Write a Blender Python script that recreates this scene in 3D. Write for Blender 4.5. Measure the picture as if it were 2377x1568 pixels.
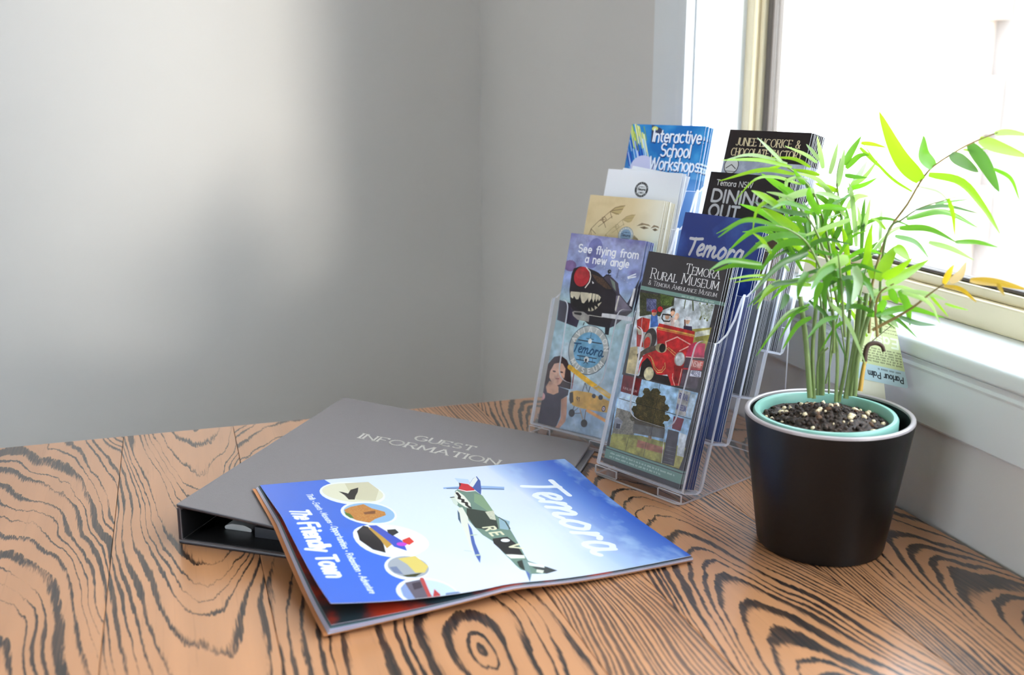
import bpy, bmesh, math, random
import numpy as np
from mathutils import Vector, Matrix

for o in list(bpy.data.objects):
    bpy.data.objects.remove(o, do_unlink=True)
SC = bpy.context.scene
COL = SC.collection
TZ = 0.75                       # height of the table top
TH = math.radians(17.9)         # the room is turned by this angle against the camera

# ------------------------------------------------------------------ camera
cam_d = bpy.data.cameras.new('camera')
cam_d.sensor_width = 36.0
cam_d.lens = 36.0 * 2450.0 / 2377.0
cam_d.clip_start = 0.02
cam_d.dof.use_dof = True
cam_d.dof.focus_distance = 0.99
cam_d.dof.aperture_fstop = 5.6
cam = bpy.data.objects.new('camera', cam_d)
cam.location = (0, 0, TZ + 0.382)
cam.rotation_euler = (math.radians(90 - 13.739), 0, 0)
COL.objects.link(cam)
SC.camera = cam

# ------------------------------------------------------------------ sky and exposure
wd = bpy.data.worlds.new('sky'); SC.world = wd; wd.use_nodes = True
bg = wd.node_tree.nodes['Background']
bg.inputs[0].default_value = (0.79, 0.875, 1.0, 1)
bg.inputs[1].default_value = 5.0
SC.view_settings.view_transform = 'Standard'
SC.view_settings.look = 'None'
SC.view_settings.gamma = 1.0
SC.view_settings.use_curve_mapping = False
SC.view_settings.exposure = 1.0
cy = SC.cycles
cy.max_bounces = 8; cy.diffuse_bounces = 5; cy.glossy_bounces = 3
cy.transparent_max_bounces = 28; cy.transmission_bounces = 4
cy.use_denoising = True
cy.caustics_reflective = False; cy.caustics_refractive = False

# hazy low sun that comes in through the window by the table
sun_d = bpy.data.lights.new('hazy_sun', 'SUN'); sun_d.energy = 1.35; sun_d.angle = math.radians(10); sun_d.color = (1.0, .93, .84)
sun = bpy.data.objects.new('hazy_sun', sun_d); COL.objects.link(sun); sun.location = (4, -6, 3)
_d = Matrix.Rotation(TH, 3, 'Z') @ Vector((-.325, .94, -.115))
sun.rotation_euler = _d.to_track_quat('-Z', 'Y').to_euler()

# room frame helper: (x along the back wall, y towards the back wall, z up)
RM = Matrix.Rotation(TH, 4, 'Z')

# ------------------------------------------------------------------ material helpers
def s2l(c):
    return tuple(((v / 255.0) / 12.92 if v / 255.0 <= .04045 else ((v / 255.0 + .055) / 1.055) ** 2.4) for v in c[:3])

class NT:
    def __init__(s, name):
        s.m = bpy.data.materials.new(name); s.m.use_nodes = True
        s.t = s.m.node_tree; s.t.nodes.clear()
        s.out = s.n('ShaderNodeOutputMaterial')
    def n(s, typ, **kw):
        nd = s.t.nodes.new(typ)
        for k, v in kw.items():
            setattr(nd, k, v)
        return nd
    def set(s, sock, v):
        if isinstance(v, bpy.types.NodeSocket):
            s.t.links.new(v, sock)
        else:
            if hasattr(sock.default_value, '__len__') and len(sock.default_value) == 4 and len(v) == 3:
                v = tuple(v) + (1,)
            sock.default_value = v
    def math(s, op, a, b=0.0, c=0.0, clamp=False):
        nd = s.n('ShaderNodeMath', operation=op); nd.use_clamp = clamp
        s.set(nd.inputs[0], a); s.set(nd.inputs[1], b)
        if op in ('MULTIPLY_ADD', 'SMOOTH_MIN', 'WRAP'):
            s.set(nd.inputs[2], c)
        return nd.outputs[0]
    def smooth(s, v, a, b):
        nd = s.n('ShaderNodeMapRange', interpolation_type='SMOOTHSTEP')
        s.set(nd.inputs[0], v); nd.inputs[1].default_value = a; nd.inputs[2].default_value = b
        return nd.outputs[0]
    def coord(s, kind='Object'):
        return s.n('ShaderNodeTexCoord').outputs[kind]
    def mapping(s, v, scale=(1, 1, 1), loc=(0, 0, 0), rot=(0, 0, 0)):
        nd = s.n('ShaderNodeMapping'); s.set(nd.inputs['Vector'], v)
        nd.inputs['Scale'].default_value = scale; nd.inputs['Location'].default_value = loc; nd.inputs['Rotation'].default_value = rot
        return nd.outputs[0]
    def noise(s, v, scale=5.0, detail=3.0, rough=.5):
        nd = s.n('ShaderNodeTexNoise'); s.set(nd.inputs['Vector'], v)
        nd.inputs['Scale'].default_value = scale; nd.inputs['Detail'].default_value = detail; nd.inputs['Roughness'].default_value = rough
        return nd.outputs[0]
    def mix(s, f, a, b):
        nd = s.n('ShaderNodeMix', data_type='RGBA')
        s.set(nd.inputs[0], f); s.set(nd.inputs[6], a); s.set(nd.inputs[7], b)
        return nd.outputs[2]
    def bsdf(s, color, rough=.5, metal=0.0, spec=.5, normal=None, coat=0.0, coat_rough=.1, sss=0.0):
        nd = s.n('ShaderNodeBsdfPrincipled')
        s.set(nd.inputs['Base Color'], color); s.set(nd.inputs['Roughness'], rough); s.set(nd.inputs['Metallic'], metal)
        s.set(nd.inputs['Specular IOR Level'], spec); s.set(nd.inputs['Coat Weight'], coat); s.set(nd.inputs['Coat Roughness'], coat_rough)
        if normal is not None:
            s.set(nd.inputs['Normal'], normal)
        return nd.outputs[0]
    def bump(s, h, strength=.2, dist=.001):
        nd = s.n('ShaderNodeBump'); nd.inputs['Strength'].default_value = strength; nd.inputs['Distance'].default_value = dist
        s.set(nd.inputs['Height'], h)
        return nd.outputs[0]
    def done(s, sh):
        s.t.links.new(sh, s.out.inputs[0]); return s.m
    def mixsh(s, f, a, b):
        nd = s.n('ShaderNodeMixShader'); s.set(nd.inputs[0], f); s.t.links.new(a, nd.inputs[1]); s.t.links.new(b, nd.inputs[2])
        return nd.outputs[0]

def simple(name, col, rough=.5, metal=0.0, spec=.5, var=.06, scale=30.0, bump=0.0, bscale=400.0, coat=0.0):
    t = NT(name); c = t.coord()
    n = t.noise(c, scale, 3)
    c0 = s2l(col); lo = tuple(v * (1 - var) for v in c0); hi = tuple(min(1, v * (1 + var)) for v in c0)
    nm = t.bump(t.noise(c, bscale, 2), bump, .0006) if bump else None
    return t.done(t.bsdf(t.mix(n, lo, hi), rough, metal, spec, nm, coat))

M = {}
M['wall'] = simple('wall_paint', (216, 213, 209), .75, var=.015, scale=6, bump=.25, bscale=260, spec=.3)
M['ceiling'] = simple('ceiling_paint', (235, 234, 230), .8, var=.01, spec=.2)
M['floor'] = simple('floor_carpet', (168, 156, 144), .9, var=.2, scale=200)
M['trim'] = simple('trim_gloss_paint', (226, 230, 232), .35, var=.02, scale=8)
M['cream'] = simple('window_cream_enamel', (238, 224, 190), .4, var=.02)
M['bead'] = simple('window_rubber_bead', (92, 82, 74), .5, var=.1)
M['black_pot'] = simple('black_glazed_ceramic', (11, 9, 10), .40, spec=.4, var=.08, scale=60, bump=.05)
M['pot_rim'] = simple('pot_rim_glaze', (158, 148, 148), .3, var=.06)
M['teal'] = simple('teal_plastic', (128, 178, 164), .38, var=.06, scale=40)
M['binder'] = simple('binder_leatherette', (122, 115, 115), .42, var=.06, scale=300, bump=.55, bscale=1600, spec=.55)
M['binder_edge'] = simple('binder_welded_edge', (40, 32, 38), .35, var=.1)
M['binder_in'] = simple('binder_lining_and_shade', (20, 19, 21), .5, var=.1)
M['steel'] = simple('ring_steel', (214, 214, 212), .4, metal=.35)
M['foil'] = simple('silver_foil', (226, 220, 212), .34, metal=.55, spec=.8)
M['sleeve'] = simple('plastic_sleeves', (60, 62, 68), .3, var=.2)
M['paper'] = simple('paper_white', (236, 238, 242), .5, var=.02)
t_ = NT('page_red_photo_shaded'); c_ = t_.coord(); n_ = t_.smooth(t_.noise(c_, 26, 4), .42, .62)
M['page_red'] = t_.done(t_.bsdf(t_.mix(n_, s2l((30, 44, 50)), s2l((150, 46, 28))), .3))  # red print; the dark tone paints in the shadow under the curled cover
M['page_rust'] = simple('page_rust_print', (188, 122, 74), .35, var=.12, scale=40)
M['page_teal'] = simple('page_teal_print', (96, 120, 126), .35, var=.2, scale=40)
M['page_lilac'] = simple('page_lilac_margin', (208, 206, 226), .35, var=.05)
M['stem'] = simple('palm_stem', (104, 124, 66), .45, var=.25, scale=60)
M['stem_ochre'] = simple('palm_dead_stem', (186, 146, 60), .55, var=.2, scale=80)
M['stem_brown'] = simple('palm_withered', (62, 40, 26), .7, var=.3, scale=160, bump=.6)
M['rachis'] = simple('palm_rachis', (132, 112, 62), .5, var=.25, scale=60)
M['leg_black'] = simple('table_steel_leg', (40, 38, 36), .4, metal=.6)

def leaf_mat(name, col, trans, gloss=.3):
    t = NT(name); c = t.coord()
    n = t.noise(t.mapping(c, (40, 40, 40)), 1.0, 3)
    c0 = s2l(col); t0 = s2l(trans)
    a = t.bsdf(t.mix(n, tuple(v * .8 for v in c0), tuple(min(1, v * 1.2) for v in c0)), gloss, spec=.6)
    b = t.n('ShaderNodeBsdfTranslucent'); t.set(b.inputs[0], t0)
    return t.done(t.mixsh(.5, a, b.outputs[0]))
LM = {'y': leaf_mat('leaf_lime', (128, 172, 44), (160, 206, 30)), 'g': leaf_mat('leaf_green', (84, 136, 46), (120, 186, 36)),
      'd': leaf_mat('leaf_deep_green', (62, 100, 44), (88, 142, 40)), 'p': leaf_mat('leaf_pale_sheen', (160, 184, 138), (170, 204, 110), .16),  # pale blades; on some the whitish colour stands in for sheen
      'o': leaf_mat('leaf_ochre', (160, 124, 34), (196, 160, 36))}

def clear(name, tint, gloss_rough=.04, haze=.05, refl=.75):
    t = NT(name); c = t.coord()
    tr = t.n('ShaderNodeBsdfTransparent'); t.set(tr.inputs[0], tint)
    gl = t.n('ShaderNodeBsdfGlossy'); gl.inputs['Roughness'].default_value = gloss_rough; t.set(gl.inputs[0], (1, 1, 1))
    df = t.n('ShaderNodeBsdfDiffuse'); t.set(df.inputs[0], (.82, .86, .98))
    lw = t.n('ShaderNodeLayerWeight'); lw.inputs[0].default_value = .5
    fr = t.math('MULTIPLY_ADD', t.math('POWER', lw.outputs[1], 5.0), .96, .04)
    sc = t.noise(t.mapping(c, (1400, 60, 60), rot=(.3, .5, .2)), 1.0, 2)
    hz = t.math('MULTIPLY_ADD', t.smooth(sc, .62, .75), haze * 2.5, haze)
    a = t.mixsh(hz, tr.outputs[0], df.outputs[0])
    return t.done(t.mixsh(t.math('MULTIPLY', fr, refl), a, gl.outputs[0]))
M['acrylic'] = clear('clear_acrylic', (.978, .983, .993), .05, .016, .5)
M['glass'] = clear('window_glass', (.97, .985, .98), .0, .0, 1.0)
def edge_mat():  # whitish lilac colour stands in for light piped to the cut edges
    t = NT('acrylic_cut_edge')
    tr = t.n('ShaderNodeBsdfTransparent'); t.set(tr.inputs[0], (.92, .94, 1))
    a = t.bsdf((.93, .94, 1.0), .15, spec=.8)
    b = t.n('ShaderNodeBsdfTranslucent'); t.set(b.inputs[0], (.95, .95, 1))
    return t.done(t.mixsh(.06, t.mixsh(.5, a, b.outputs[0]), tr.outputs[0]))
M['acrylic_edge'] = edge_mat()

# ------------------------------------------------------------------ geometry helpers
def me_obj(name, verts, faces, mats, parent=None, mi=None, smooth=False, uv=None, loc=None, room=False):
    me = bpy.data.meshes.new(name)
    me.from_pydata([tuple(v) for v in verts], [], faces)
    if not isinstance(mats, (list, tuple)):
        mats = [mats]
    for m in mats:
        me.materials.append(m)
    if mi is not None:
        me.polygons.foreach_set('material_index', mi)
    if smooth:
        me.polygons.foreach_set('use_smooth', [True] * len(me.polygons))
    if uv is not None:
        ul = me.uv_layers.new(name='UVMap')
        ul.data.foreach_set('uv', [c for p in me.polygons for li in p.loop_indices for c in uv[me.loops[li].vertex_index]])
    me.validate(); me.update()
    o = bpy.data.objects.new(name, me); COL.objects.link(o)
    if parent is not None:
        o.parent = parent
    if loc is not None:
        o.location = loc
    if room:
        o.rotation_euler = (0, 0, TH)
    return o

def tag(o, label=None, cat=None, group=None, kind=None):
    if label: o['label'] = label
    if cat: o['category'] = cat
    if group: o['group'] = group
    if kind: o['kind'] = kind
    return o

def thing(name, label, cat, loc=(0, 0, 0), group=None, room=False, kind=None):
    o = bpy.data.objects.new(name, None); COL.objects.link(o); o.location = loc; o.empty_display_size = .02
    if room: o.rotation_euler = (0, 0, TH)
    return tag(o, label, cat, group, kind)

class MB:
    """collects faces of one mesh"""
    def __init__(s): s.v = []; s.f = []; s.mi = []
    def add(s, vs, fs, mi=0):
        b = len(s.v); s.v += [Vector(v) for v in vs]
        for k, f in enumerate(fs):
            s.f.append([b + i for i in f]); s.mi.append(mi[k] if isinstance(mi, (list, tuple)) else mi)
    def box(s, a, b, mi=0):
        (x0, y0, z0), (x1, y1, z1) = a, b
        vs = [(x0, y0, z0), (x1, y0, z0), (x1, y1, z0), (x0, y1, z0), (x0, y0, z1), (x1, y0, z1), (x1, y1, z1), (x0, y1, z1)]
        s.add(vs, [(0, 3, 2, 1), (4, 5, 6, 7), (0, 1, 5, 4), (1, 2, 6, 5), (2, 3, 7, 6), (3, 0, 4, 7)], mi)
    def prism(s, poly, fn, t0, t1, mi=0, emi=0):
        """poly: 2-D outline; fn(x, y, t) -> point; slab between t0 and t1"""
        n = len(poly)
        s.add([fn(x, y, t0) for x, y in poly] + [fn(x, y, t1) for x, y in poly],
              [list(range(n))[::-1], list(range(n, 2 * n))] + [(i, (i + 1) % n, n + (i + 1) % n, n + i) for i in range(n)],
              [mi, mi] + [emi] * n)
    def tube(s, pts, rad, n=8, mi=0, cap=True):
        pts = [Vector(p) for p in pts]; rings = []
        up = None
        for i, p in enumerate(pts):
            t = (pts[min(i + 1, len(pts) - 1)] - pts[max(i - 1, 0)]).normalized()
            if up is None:
                up = Vector((0, 0, 1)) if abs(t.z) < .9 else Vector((1, 0, 0))
            a = t.cross(up).normalized(); up = a.cross(t).normalized()
            r = rad[i] if isinstance(rad, (list, tuple)) else rad
            rings.append([p + a * r * math.cos(2 * math.pi * k / n) + up * r * math.sin(2 * math.pi * k / n) for k in range(n)])
        vs = [q for r in rings for q in r]; fs = []
        for i in range(len(rings) - 1):
            for k in range(n):
                fs.append((i * n + k, i * n + (k + 1) % n, (i + 1) * n + (k + 1) % n, (i + 1) * n + k))
        if cap:
            fs.append(list(range(n))[::-1]); fs.append([len(vs) - n + k for k in range(n)])
        s.add(vs, fs, mi)
    def lathe(s, prof, n=64, c=(0, 0), mi=0):
        vs = [(c[0] + r * math.cos(2 * math.pi * k / n), c[1] + r * math.sin(2 * math.pi * k / n), z) for r, z in prof for k in range(n)]
        fs = [(i * n + k, i * n + (k + 1) % n, (i + 1) * n + (k + 1) % n, (i + 1) * n + k) for i in range(len(prof) - 1) for k in range(n)]
        s.add(vs, fs, mi)
    def obj(s, name, mats, parent=None, smooth=False, off=None, **kw):
        v = s.v if off is None else [p - Vector(off) for p in s.v]
        o = me_obj(name, v, s.f, mats, parent, s.mi, smooth, **kw)
        return o

def bevel(o, w=.001, seg=2):
    m = o.modifiers.new('bevel', 'BEVEL'); m.width = w; m.segments = seg; m.limit_method = 'ANGLE'
    return o

def sharp(o, ang=35):
    """smooth shading with sharp edges kept"""
    me = o.data
    bm = bmesh.new(); bm.from_mesh(me)
    for e in bm.edges:
        if len(e.link_faces) == 2 and e.calc_face_angle(0) > math.radians(ang):
            e.smooth = False
    for f in bm.faces: f.smooth = True
    bm.to_mesh(me); bm.free()
    return o

def spline(pts, n):
    """Catmull-Rom through the points"""
    P = [Vector(p) for p in pts]; P = [P[0] * 2 - P[1]] + P + [P[-1] * 2 - P[-2]]
    out = []; m = len(pts) - 1
    for i in range(n + 1):
        t = i / n * m; k = min(int(t), m - 1); t -= k
        a, b, c, d = P[k], P[k + 1], P[k + 2], P[k + 3]
        out.append(.5 * ((2 * b) + (c - a) * t + (2 * a - 5 * b + 4 * c - d) * t * t + (3 * b - a - 3 * c + d) * t ** 3))
    return out

def fillet(poly, rad, n=5):
    """round the corners of a 2-D outline"""
    out = []; m = len(poly)
    for i, p in enumerate(poly):
        r = rad[i] if isinstance(rad, (list, tuple)) else rad
        if r <= 0: out.append(p); continue
        p = Vector(p); a = Vector(poly[i - 1]) - p; b = Vector(poly[(i + 1) % m]) - p
        k = min(r, a.length * .45, b.length * .45); a = a.normalized() * k; b = b.normalized() * k
        for j in range(n + 1):
            t = j / n
            q = (p + a) * (1 - t) ** 2 + p * 2 * t * (1 - t) + (p + b) * t * t
            out.append((q.x, q.y))
    return out

# ================================================================== THE SETTING (room coordinates)
WX = 0.622            # inner face of the window wall
BY = 2.136            # back wall
LX, FY, CZ = -2.5, -1.7, 2.5
WT = .128              # outer wall thickness
w_y0, w_y1 = -.6, 1.202       # window opening along the wall
w_z0, w_z1 = TZ + .156, 2.12

def rbox(name, a, b, mat, parent=None, kind='structure', bev=0):
    mb = MB(); mb.box(a, b); o = mb.obj(name, mat, parent, room=parent is None)
    if parent is None and kind: o['kind'] = kind
    if bev: bevel(o, bev)
    return o

rbox('floor', (LX - .2, FY - .2, -.06), (WX + WT, BY + .2, 0), M['floor'])
rbox('ceiling', (LX - .2, FY - .2, CZ), (WX + WT, BY + .2, CZ + .06), M['ceiling'])
rbox('wall_back', (LX - .2, BY, 0), (WX + WT, BY + .12, CZ), M['wall'])
rbox('wall_front', (LX - .2, FY - .12, 0), (WX + WT, FY, CZ), M['wall'])
mb = MB()
for a, b in (((WX, FY, 0), (WX + WT, w_y0, CZ)), ((WX, w_y1, 0), (WX + WT, BY, CZ)), ((WX, w_y0, 0), (WX + WT, w_y1, w_z0 - .010)), ((WX, w_y0, w_z1), (WX + WT, w_y1, CZ))):
    mb.box(a, b)
tag(mb.obj('wall_window', M['wall'], room=True), kind='structure')
mb = MB()
for a, b in (((LX - .12, FY, 0), (LX, -1.45, CZ)), ((LX - .12, -.05, 0), (LX, BY, CZ)), ((LX - .12, -1.45, 0), (LX, -.05, .85)), ((LX - .12, -1.45, 2.1), (LX, -.05, CZ))):
    mb.box(a, b)
tag(mb.obj('wall_left', M['wall'], room=True), kind='structure')
rbox('baseboard_back', (LX, BY - .015, 0), (WX, BY, .09), M['trim'], bev=.003)
rbox('baseboard_window', (WX - .015, FY, 0), (WX, BY - .015, .09), M['trim'], bev=.003)

# the window by the table
def ext(name, prof, p0, p1, ax, mat, parent):
    """prof: outline (x, other), extruded along ax ('y' or 'z') from p0 to p1"""
    mb = MB()
    fn = (lambda x, q, t: (x, t, q)) if ax == 'y' else (lambda x, q, t: (x, q, t))
    mb.prism(prof, fn, p0, p1)
    return sharp(mb.obj(name, mat, parent))
win = thing('window_1', 'white trimmed window with cream frame beside the potted palm', None, room=True, kind='structure')
# sill board with a rounded nose, a scotia moulding under it and a flat apron
Z0 = w_z0
nose = fillet([(WX + .072, Z0 - .010), (WX - .014, Z0 - .010), (WX - .014, Z0 + .006), (WX + .072, Z0 + .006)], [0, .004, .007, 0])
ext('sill', nose, w_y0 - .1, w_y1 + .1, 'y', M['trim'], win)
scotia = [(WX, Z0 - .010), (WX, Z0 - .021), (WX - .009, Z0 - .021), (WX - .010, Z0 - .0185), (WX - .0085, Z0 - .016), (WX - .0095, Z0 - .0135), (WX - .012, Z0 - .0115), (WX - .0125, Z0 - .010)]
ext('moulding', scotia, w_y0 - .09, w_y1 + .09, 'y', M['trim'], win)
ext('apron', [(WX, Z0 - .021), (WX, Z0 - .069), (WX - .007, Z0 - .069), (WX - .0085, Z0 - .067), (WX - .0085, Z0 - .021)], w_y0 - .09, w_y1 + .09, 'y', M['trim'], win)
# architraves: flat board with a stepped inner edge
def architrave(y, s):
    pr = [(WX, y), (WX - .012, y), (WX - .014, y + s * .004), (WX - .014, y + s * .016), (WX - .010, y + s * .020), (WX - .010, y + s * .030), (WX - .013, y + s * .036), (WX - .012, y + s * .090), (WX - .008, y + s * .095), (WX, y + s * .095)]
    return pr
for y, s in ((w_y1, 1), (w_y0, -1)):
    mb = MB(); mb.prism(architrave(y, s), lambda x, q, t: (x, q, t), Z0 + .006, w_z1 + .095)
    sharp(mb.obj('architrave', M['trim'], win))
ext('architrave', [(WX, w_z1), (WX - .02, w_z1), (WX - .02, w_z1 + .09), (WX, w_z1 + .095)], w_y0 - .095, w_y1 + .095, 'y', M['trim'], win)
# reveal linings
lin = .004
for nm, a, b in (('reveal', (WX, w_y1 - lin, Z0), (WX + .072, w_y1, w_z1)), ('reveal', (WX, w_y0, Z0), (WX + .072, w_y0 + lin, w_z1)), ('reveal', (WX, w_y0, w_z1 - lin), (WX + .072, w_y1, w_z1))):
    rbox(nm, a, b, M['trim'], win)
# cream aluminium frame, dark glazing bead, pane
fx0, fx1 = WX + .068, WX + .130
def frame_set(name, inset, wid, x0, x1, mat, zin=None, zwid=None):
    zin = inset if zin is None else zin; zwid = zwid or wid
    ya, yb, za, zb = w_y0 + inset, w_y1 - inset, Z0 + .006 + zin, w_z1 - inset
    for a, b in (((x0, ya, za), (x1, ya + wid, zb)), ((x0, yb - wid, za), (x1, yb, zb)), ((x0, ya + wid, za), (x1, yb - wid, za + zwid)), ((x0, ya + wid, zb - wid), (x1, yb - wid, zb))):
        o = rbox(name, a, b, mat, win); bevel(o, .002)
frame_set('frame', .0, .022, fx0, fx0 + .046, M['cream'], 0, .026)
frame_set('sash', .022, .010, fx0 + .008, fx0 + .036, M['cream'], .026, .010)
frame_set('glazing_bead', .032, .012, fx0 + .012, fx0 + .028, M['bead'], .036, .004)
rbox('pane', (fx0 + .018, w_y0 + .044, Z0 + .046), (fx0 + .022, w_y1 - .044, w_z1 - .044), M['glass'], win)

# second window, in the wall on the left
win2 = thing('window_2', 'wide white window in the left wall', None, room=True, kind='structure')
for a, b in (((LX - .09, -1.45, .85), (LX - .03, -1.4, 2.1)), ((LX - .09, -.1, .85), (LX - .03, -.05, 2.1)), ((LX - .09, -1.4, .85), (LX - .03, -.1, .9)), ((LX - .09, -1.4, 2.05), (LX - .03, -.1, 2.1)), ((LX - .09, -.77, .9), (LX - .03, -.73, 2.05))):
    rbox('frame', a, b, M['trim'], win2, bev=.003)
for a, b in (((LX - .062, -1.4, .9), (LX - .058, -.77, 2.05)), ((LX - .062, -.73, .9), (LX - .058, -.1, 2.05))):
    rbox('pane', a, b, M['glass'], win2)

# ------------------------------------------------------------------ outside: paving, neighbouring house
M['paving'] = simple('paving', (206, 198, 186), .9, var=.1, scale=3)
M['brick_pale'] = simple('pale_brick', (232, 214, 200), .85, var=.08, scale=20)
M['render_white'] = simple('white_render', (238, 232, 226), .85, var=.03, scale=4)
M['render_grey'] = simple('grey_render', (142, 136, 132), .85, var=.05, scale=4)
rbox('ground', (-9, -9, -.32), (14, 14, -.3), M['paving'])
hs = thing('neighbour_house', 'pale low house with stone quoins seen through the bright window', 'house', room=True)
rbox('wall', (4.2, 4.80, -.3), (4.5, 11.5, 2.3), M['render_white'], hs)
mb = MB(); mb.box((0, 0, 0), (.14, .34, .286)); bk0 = None
for r in range(9):
    off = .10 if r % 2 else 0.0
    o = me_obj('quoin', mb.v, mb.f, M['brick_pale'], hs) if bk0 is None else bk0.copy()
    if bk0 is None: bk0 = o
    else: COL.objects.link(o)
    o.parent = hs; o.location = (4.055, 4.62 + off, -.3 + .29 * r)
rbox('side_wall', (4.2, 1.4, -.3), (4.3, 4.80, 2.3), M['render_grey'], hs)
for a, b in (((4.14, 3.7, .9), (4.19, 4.45, .96)), ((4.14, 3.7, .96), (4.19, 3.76, 2.0)), ((4.14, 4.39, .96), (4.19, 4.45, 2.0)), ((4.14, 3.7, 2.0), (4.19, 4.45, 2.06)), ((4.14, 3.76, 1.5), (4.19, 4.39, 1.54))):
    rbox('window_frame', a, b, M['trim'], hs)
rbox('roof_edge', (4.0, 1.3, 2.3), (4.6, 11.6, 2.4), M['render_white'], hs)

# ================================================================== TABLE
def wood(name, mode, x0, a, b, warp, seed, base, dark, amt=1.0, dens=.66):
    """flat-sawn (cathedral) or straight grain along y, in room coordinates"""
    t = NT(name); c = t.coord()
    sep = t.n('ShaderNodeSeparateXYZ'); t.set(sep.inputs[0], c)
    X, Y = sep.outputs[0], sep.outputs[1]
    n1 = t.noise(t.mapping(c, (7, 3.2, 1), (seed, seed * .7, seed)), 1.0, 2, .5)
    n1b = t.noise(t.mapping(c, (26, 7, 1), (seed * 2, seed, 0)), 1.0, 2, .5)
    dx = t.math('SUBTRACT', X, x0)
    dx = t.math('ADD', dx, t.math('MULTIPLY', t.math('SUBTRACT', n1, .5), .05))
    if mode == 'cathedral':
        s = t.math('ADD', t.math('MULTIPLY', t.math('MULTIPLY', dx, dx), a), t.math('MULTIPLY', Y, b))
    elif mode == 'knot':
        dy = t.math('SUBTRACT', Y, seed_y[name])
        r2 = t.math('ADD', t.math('MULTIPLY', t.math('MULTIPLY', dx, dx), a), t.math('MULTIPLY', t.math('MULTIPLY', dy, dy), b))
        s = t.math('SQRT', t.math('ADD', r2, .02))
    else:
        s = t.math('ADD', t.math('MULTIPLY', dx, a), t.math('MULTIPLY', Y, b))
    s = t.math('ADD', s, t.math('MULTIPLY', t.math('SUBTRACT', n1, .5), warp))
    s = t.math('ADD', s, t.math('MULTIPLY', t.math('SUBTRACT', n1b, .5), warp * .28))
    n1c = t.noise(t.mapping(c, (85, 16, 1), (seed * 5, seed, 0)), 1.0, 3, .6)
    s = t.math('ADD', s, t.math('MULTIPLY', t.math('SUBTRACT', n1c, .5), .75))
    # growth rings come at uneven distances
    cs = t.n('ShaderNodeCombineXYZ'); t.set(cs.inputs[0], s); cs.inputs[1].default_value = seed * 3.7
    s = t.math('ADD', s, t.math('MULTIPLY', t.math('SUBTRACT', t.noise(cs.outputs[0], .45, 1), .5), 2.6))
    # frayed edges along the grain
    fray = t.noise(t.mapping(c, (900, 34, 1), (seed, 0, 0)), 1.0, 3, .7)
    fine = t.noise(t.mapping(c, (520, 10, 1), (seed, 3, 0)), 1.0, 3, .6)
    fr = t.math('FRACT', t.math('ADD', s, 50.0))
    fr = t.math('ADD', fr, t.math('MULTIPLY', t.math('SUBTRACT', fray, .5), .5))
    thick = t.noise(t.mapping(c, (16, 7, 1), (seed * 3, 1, 0)), 1.0, 1)
    thr = t.math('MULTIPLY_ADD', t.math('SUBTRACT', thick, .5), -1.25, dens)
    up = t.math('SMOOTH_MIN', t.math('MULTIPLY', t.math('SUBTRACT', fr, thr), 9.0), 1.0, .05)
    up = t.math('MAXIMUM', up, 0.0)
    dn = t.math('SUBTRACT', 1.0, t.smooth(fr, .95, 1.03))
    mask = t.math('MULTIPLY', t.math('MULTIPLY', up, dn), amt, clamp=True)
    pore = t.smooth(fine, .60, .72)
    mask = t.math('MAXIMUM', mask, t.math('MULTIPLY', pore, .16))
    mask = t.math('MULTIPLY', mask, t.math('MULTIPLY_ADD', fine, -.5, 1.2), clamp=True)
    tone = t.noise(t.mapping(c, (60, 3, 1), (seed, 9, 0)), 1.0, 3)
    b0 = s2l(base)
    bc = t.mix(tone, tuple(v * .78 for v in b0), tuple(min(1, v * 1.18) for v in b0))
    colr = t.mix(mask, bc, s2l(dark))
    rough = t.math('MULTIPLY_ADD', mask, .10, .28)
    nm = t.bump(t.math('SUBTRACT', 1.0, mask), .12, .0004)
    return t.done(t.bsdf(colr, rough, spec=.5, normal=nm, coat=.8, coat_rough=.26))
seed_y = {'wood_knot': .63}
BASE, DARK = (187, 132, 90), (24, 18, 19)
boards = [(-1.06, -.70, 'cathedral', -.88, 600, 18, 3.5, 1.3, 1.0), (-.70, -.34, 'cathedral', -.5, 520, 16, 3.5, 7.7, 1.0), (-.34, -.068, 'cathedral', -.17, 760, 24, 5.4, 4.2, 1.0),
          (-.068, .049, 'cathedral', .005, 1500, -20, 4.6, 2.6, 1.0), (.049, .252, 'knot', .185, 6200, 1100, 2.4, 8.8, 1.0),
          (.252, .335, 'straight', .25, 240, 2, 3.0, 5.1, .8), (.335, .475, 'cathedral', .395, 1700, 30, 4.2, 6.3, 1.0), (.475, .617, 'cathedral', .585, 1400, 30, 4.2, 9.4, 1.0)]
DENS = [.70, .70, .68, .67, .65, .57, .55, .58]
TY0, TY1 = .36, 1.182
table = thing('table', 'wooden table with bold dark cathedral grain under the window', 'table', room=True)
for i, (xa, xb, md, x0, a, b, wp, sd, am) in enumerate(boards):
    nm = 'wood_knot' if md == 'knot' else 'wood_board'
    mt = wood(nm, md, x0, a, b, wp, sd, BASE, DARK, am, DENS[i])
    mb = MB(); g_ = .00012
    mb.box((xa + g_, TY0, TZ - .032), (xb - g_, TY1, TZ))
    bevel(mb.obj('board', mt, table), .0007, 2)
for a, b in (((-1.0, TY0 + .06, TZ - .09), (.56, TY0 + .085, TZ - .032)), ((-1.0, TY1 - .085, TZ - .09), (.56, TY1 - .06, TZ - .032)), ((-1.0, TY0 + .085, TZ - .09), (-.975, TY1 - .085, TZ - .032)), ((.535, TY0 + .085, TZ - .09), (.56, TY1 - .085, TZ - .032))):
    rbox('rail', a, b, M['leg_black'], table)
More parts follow.
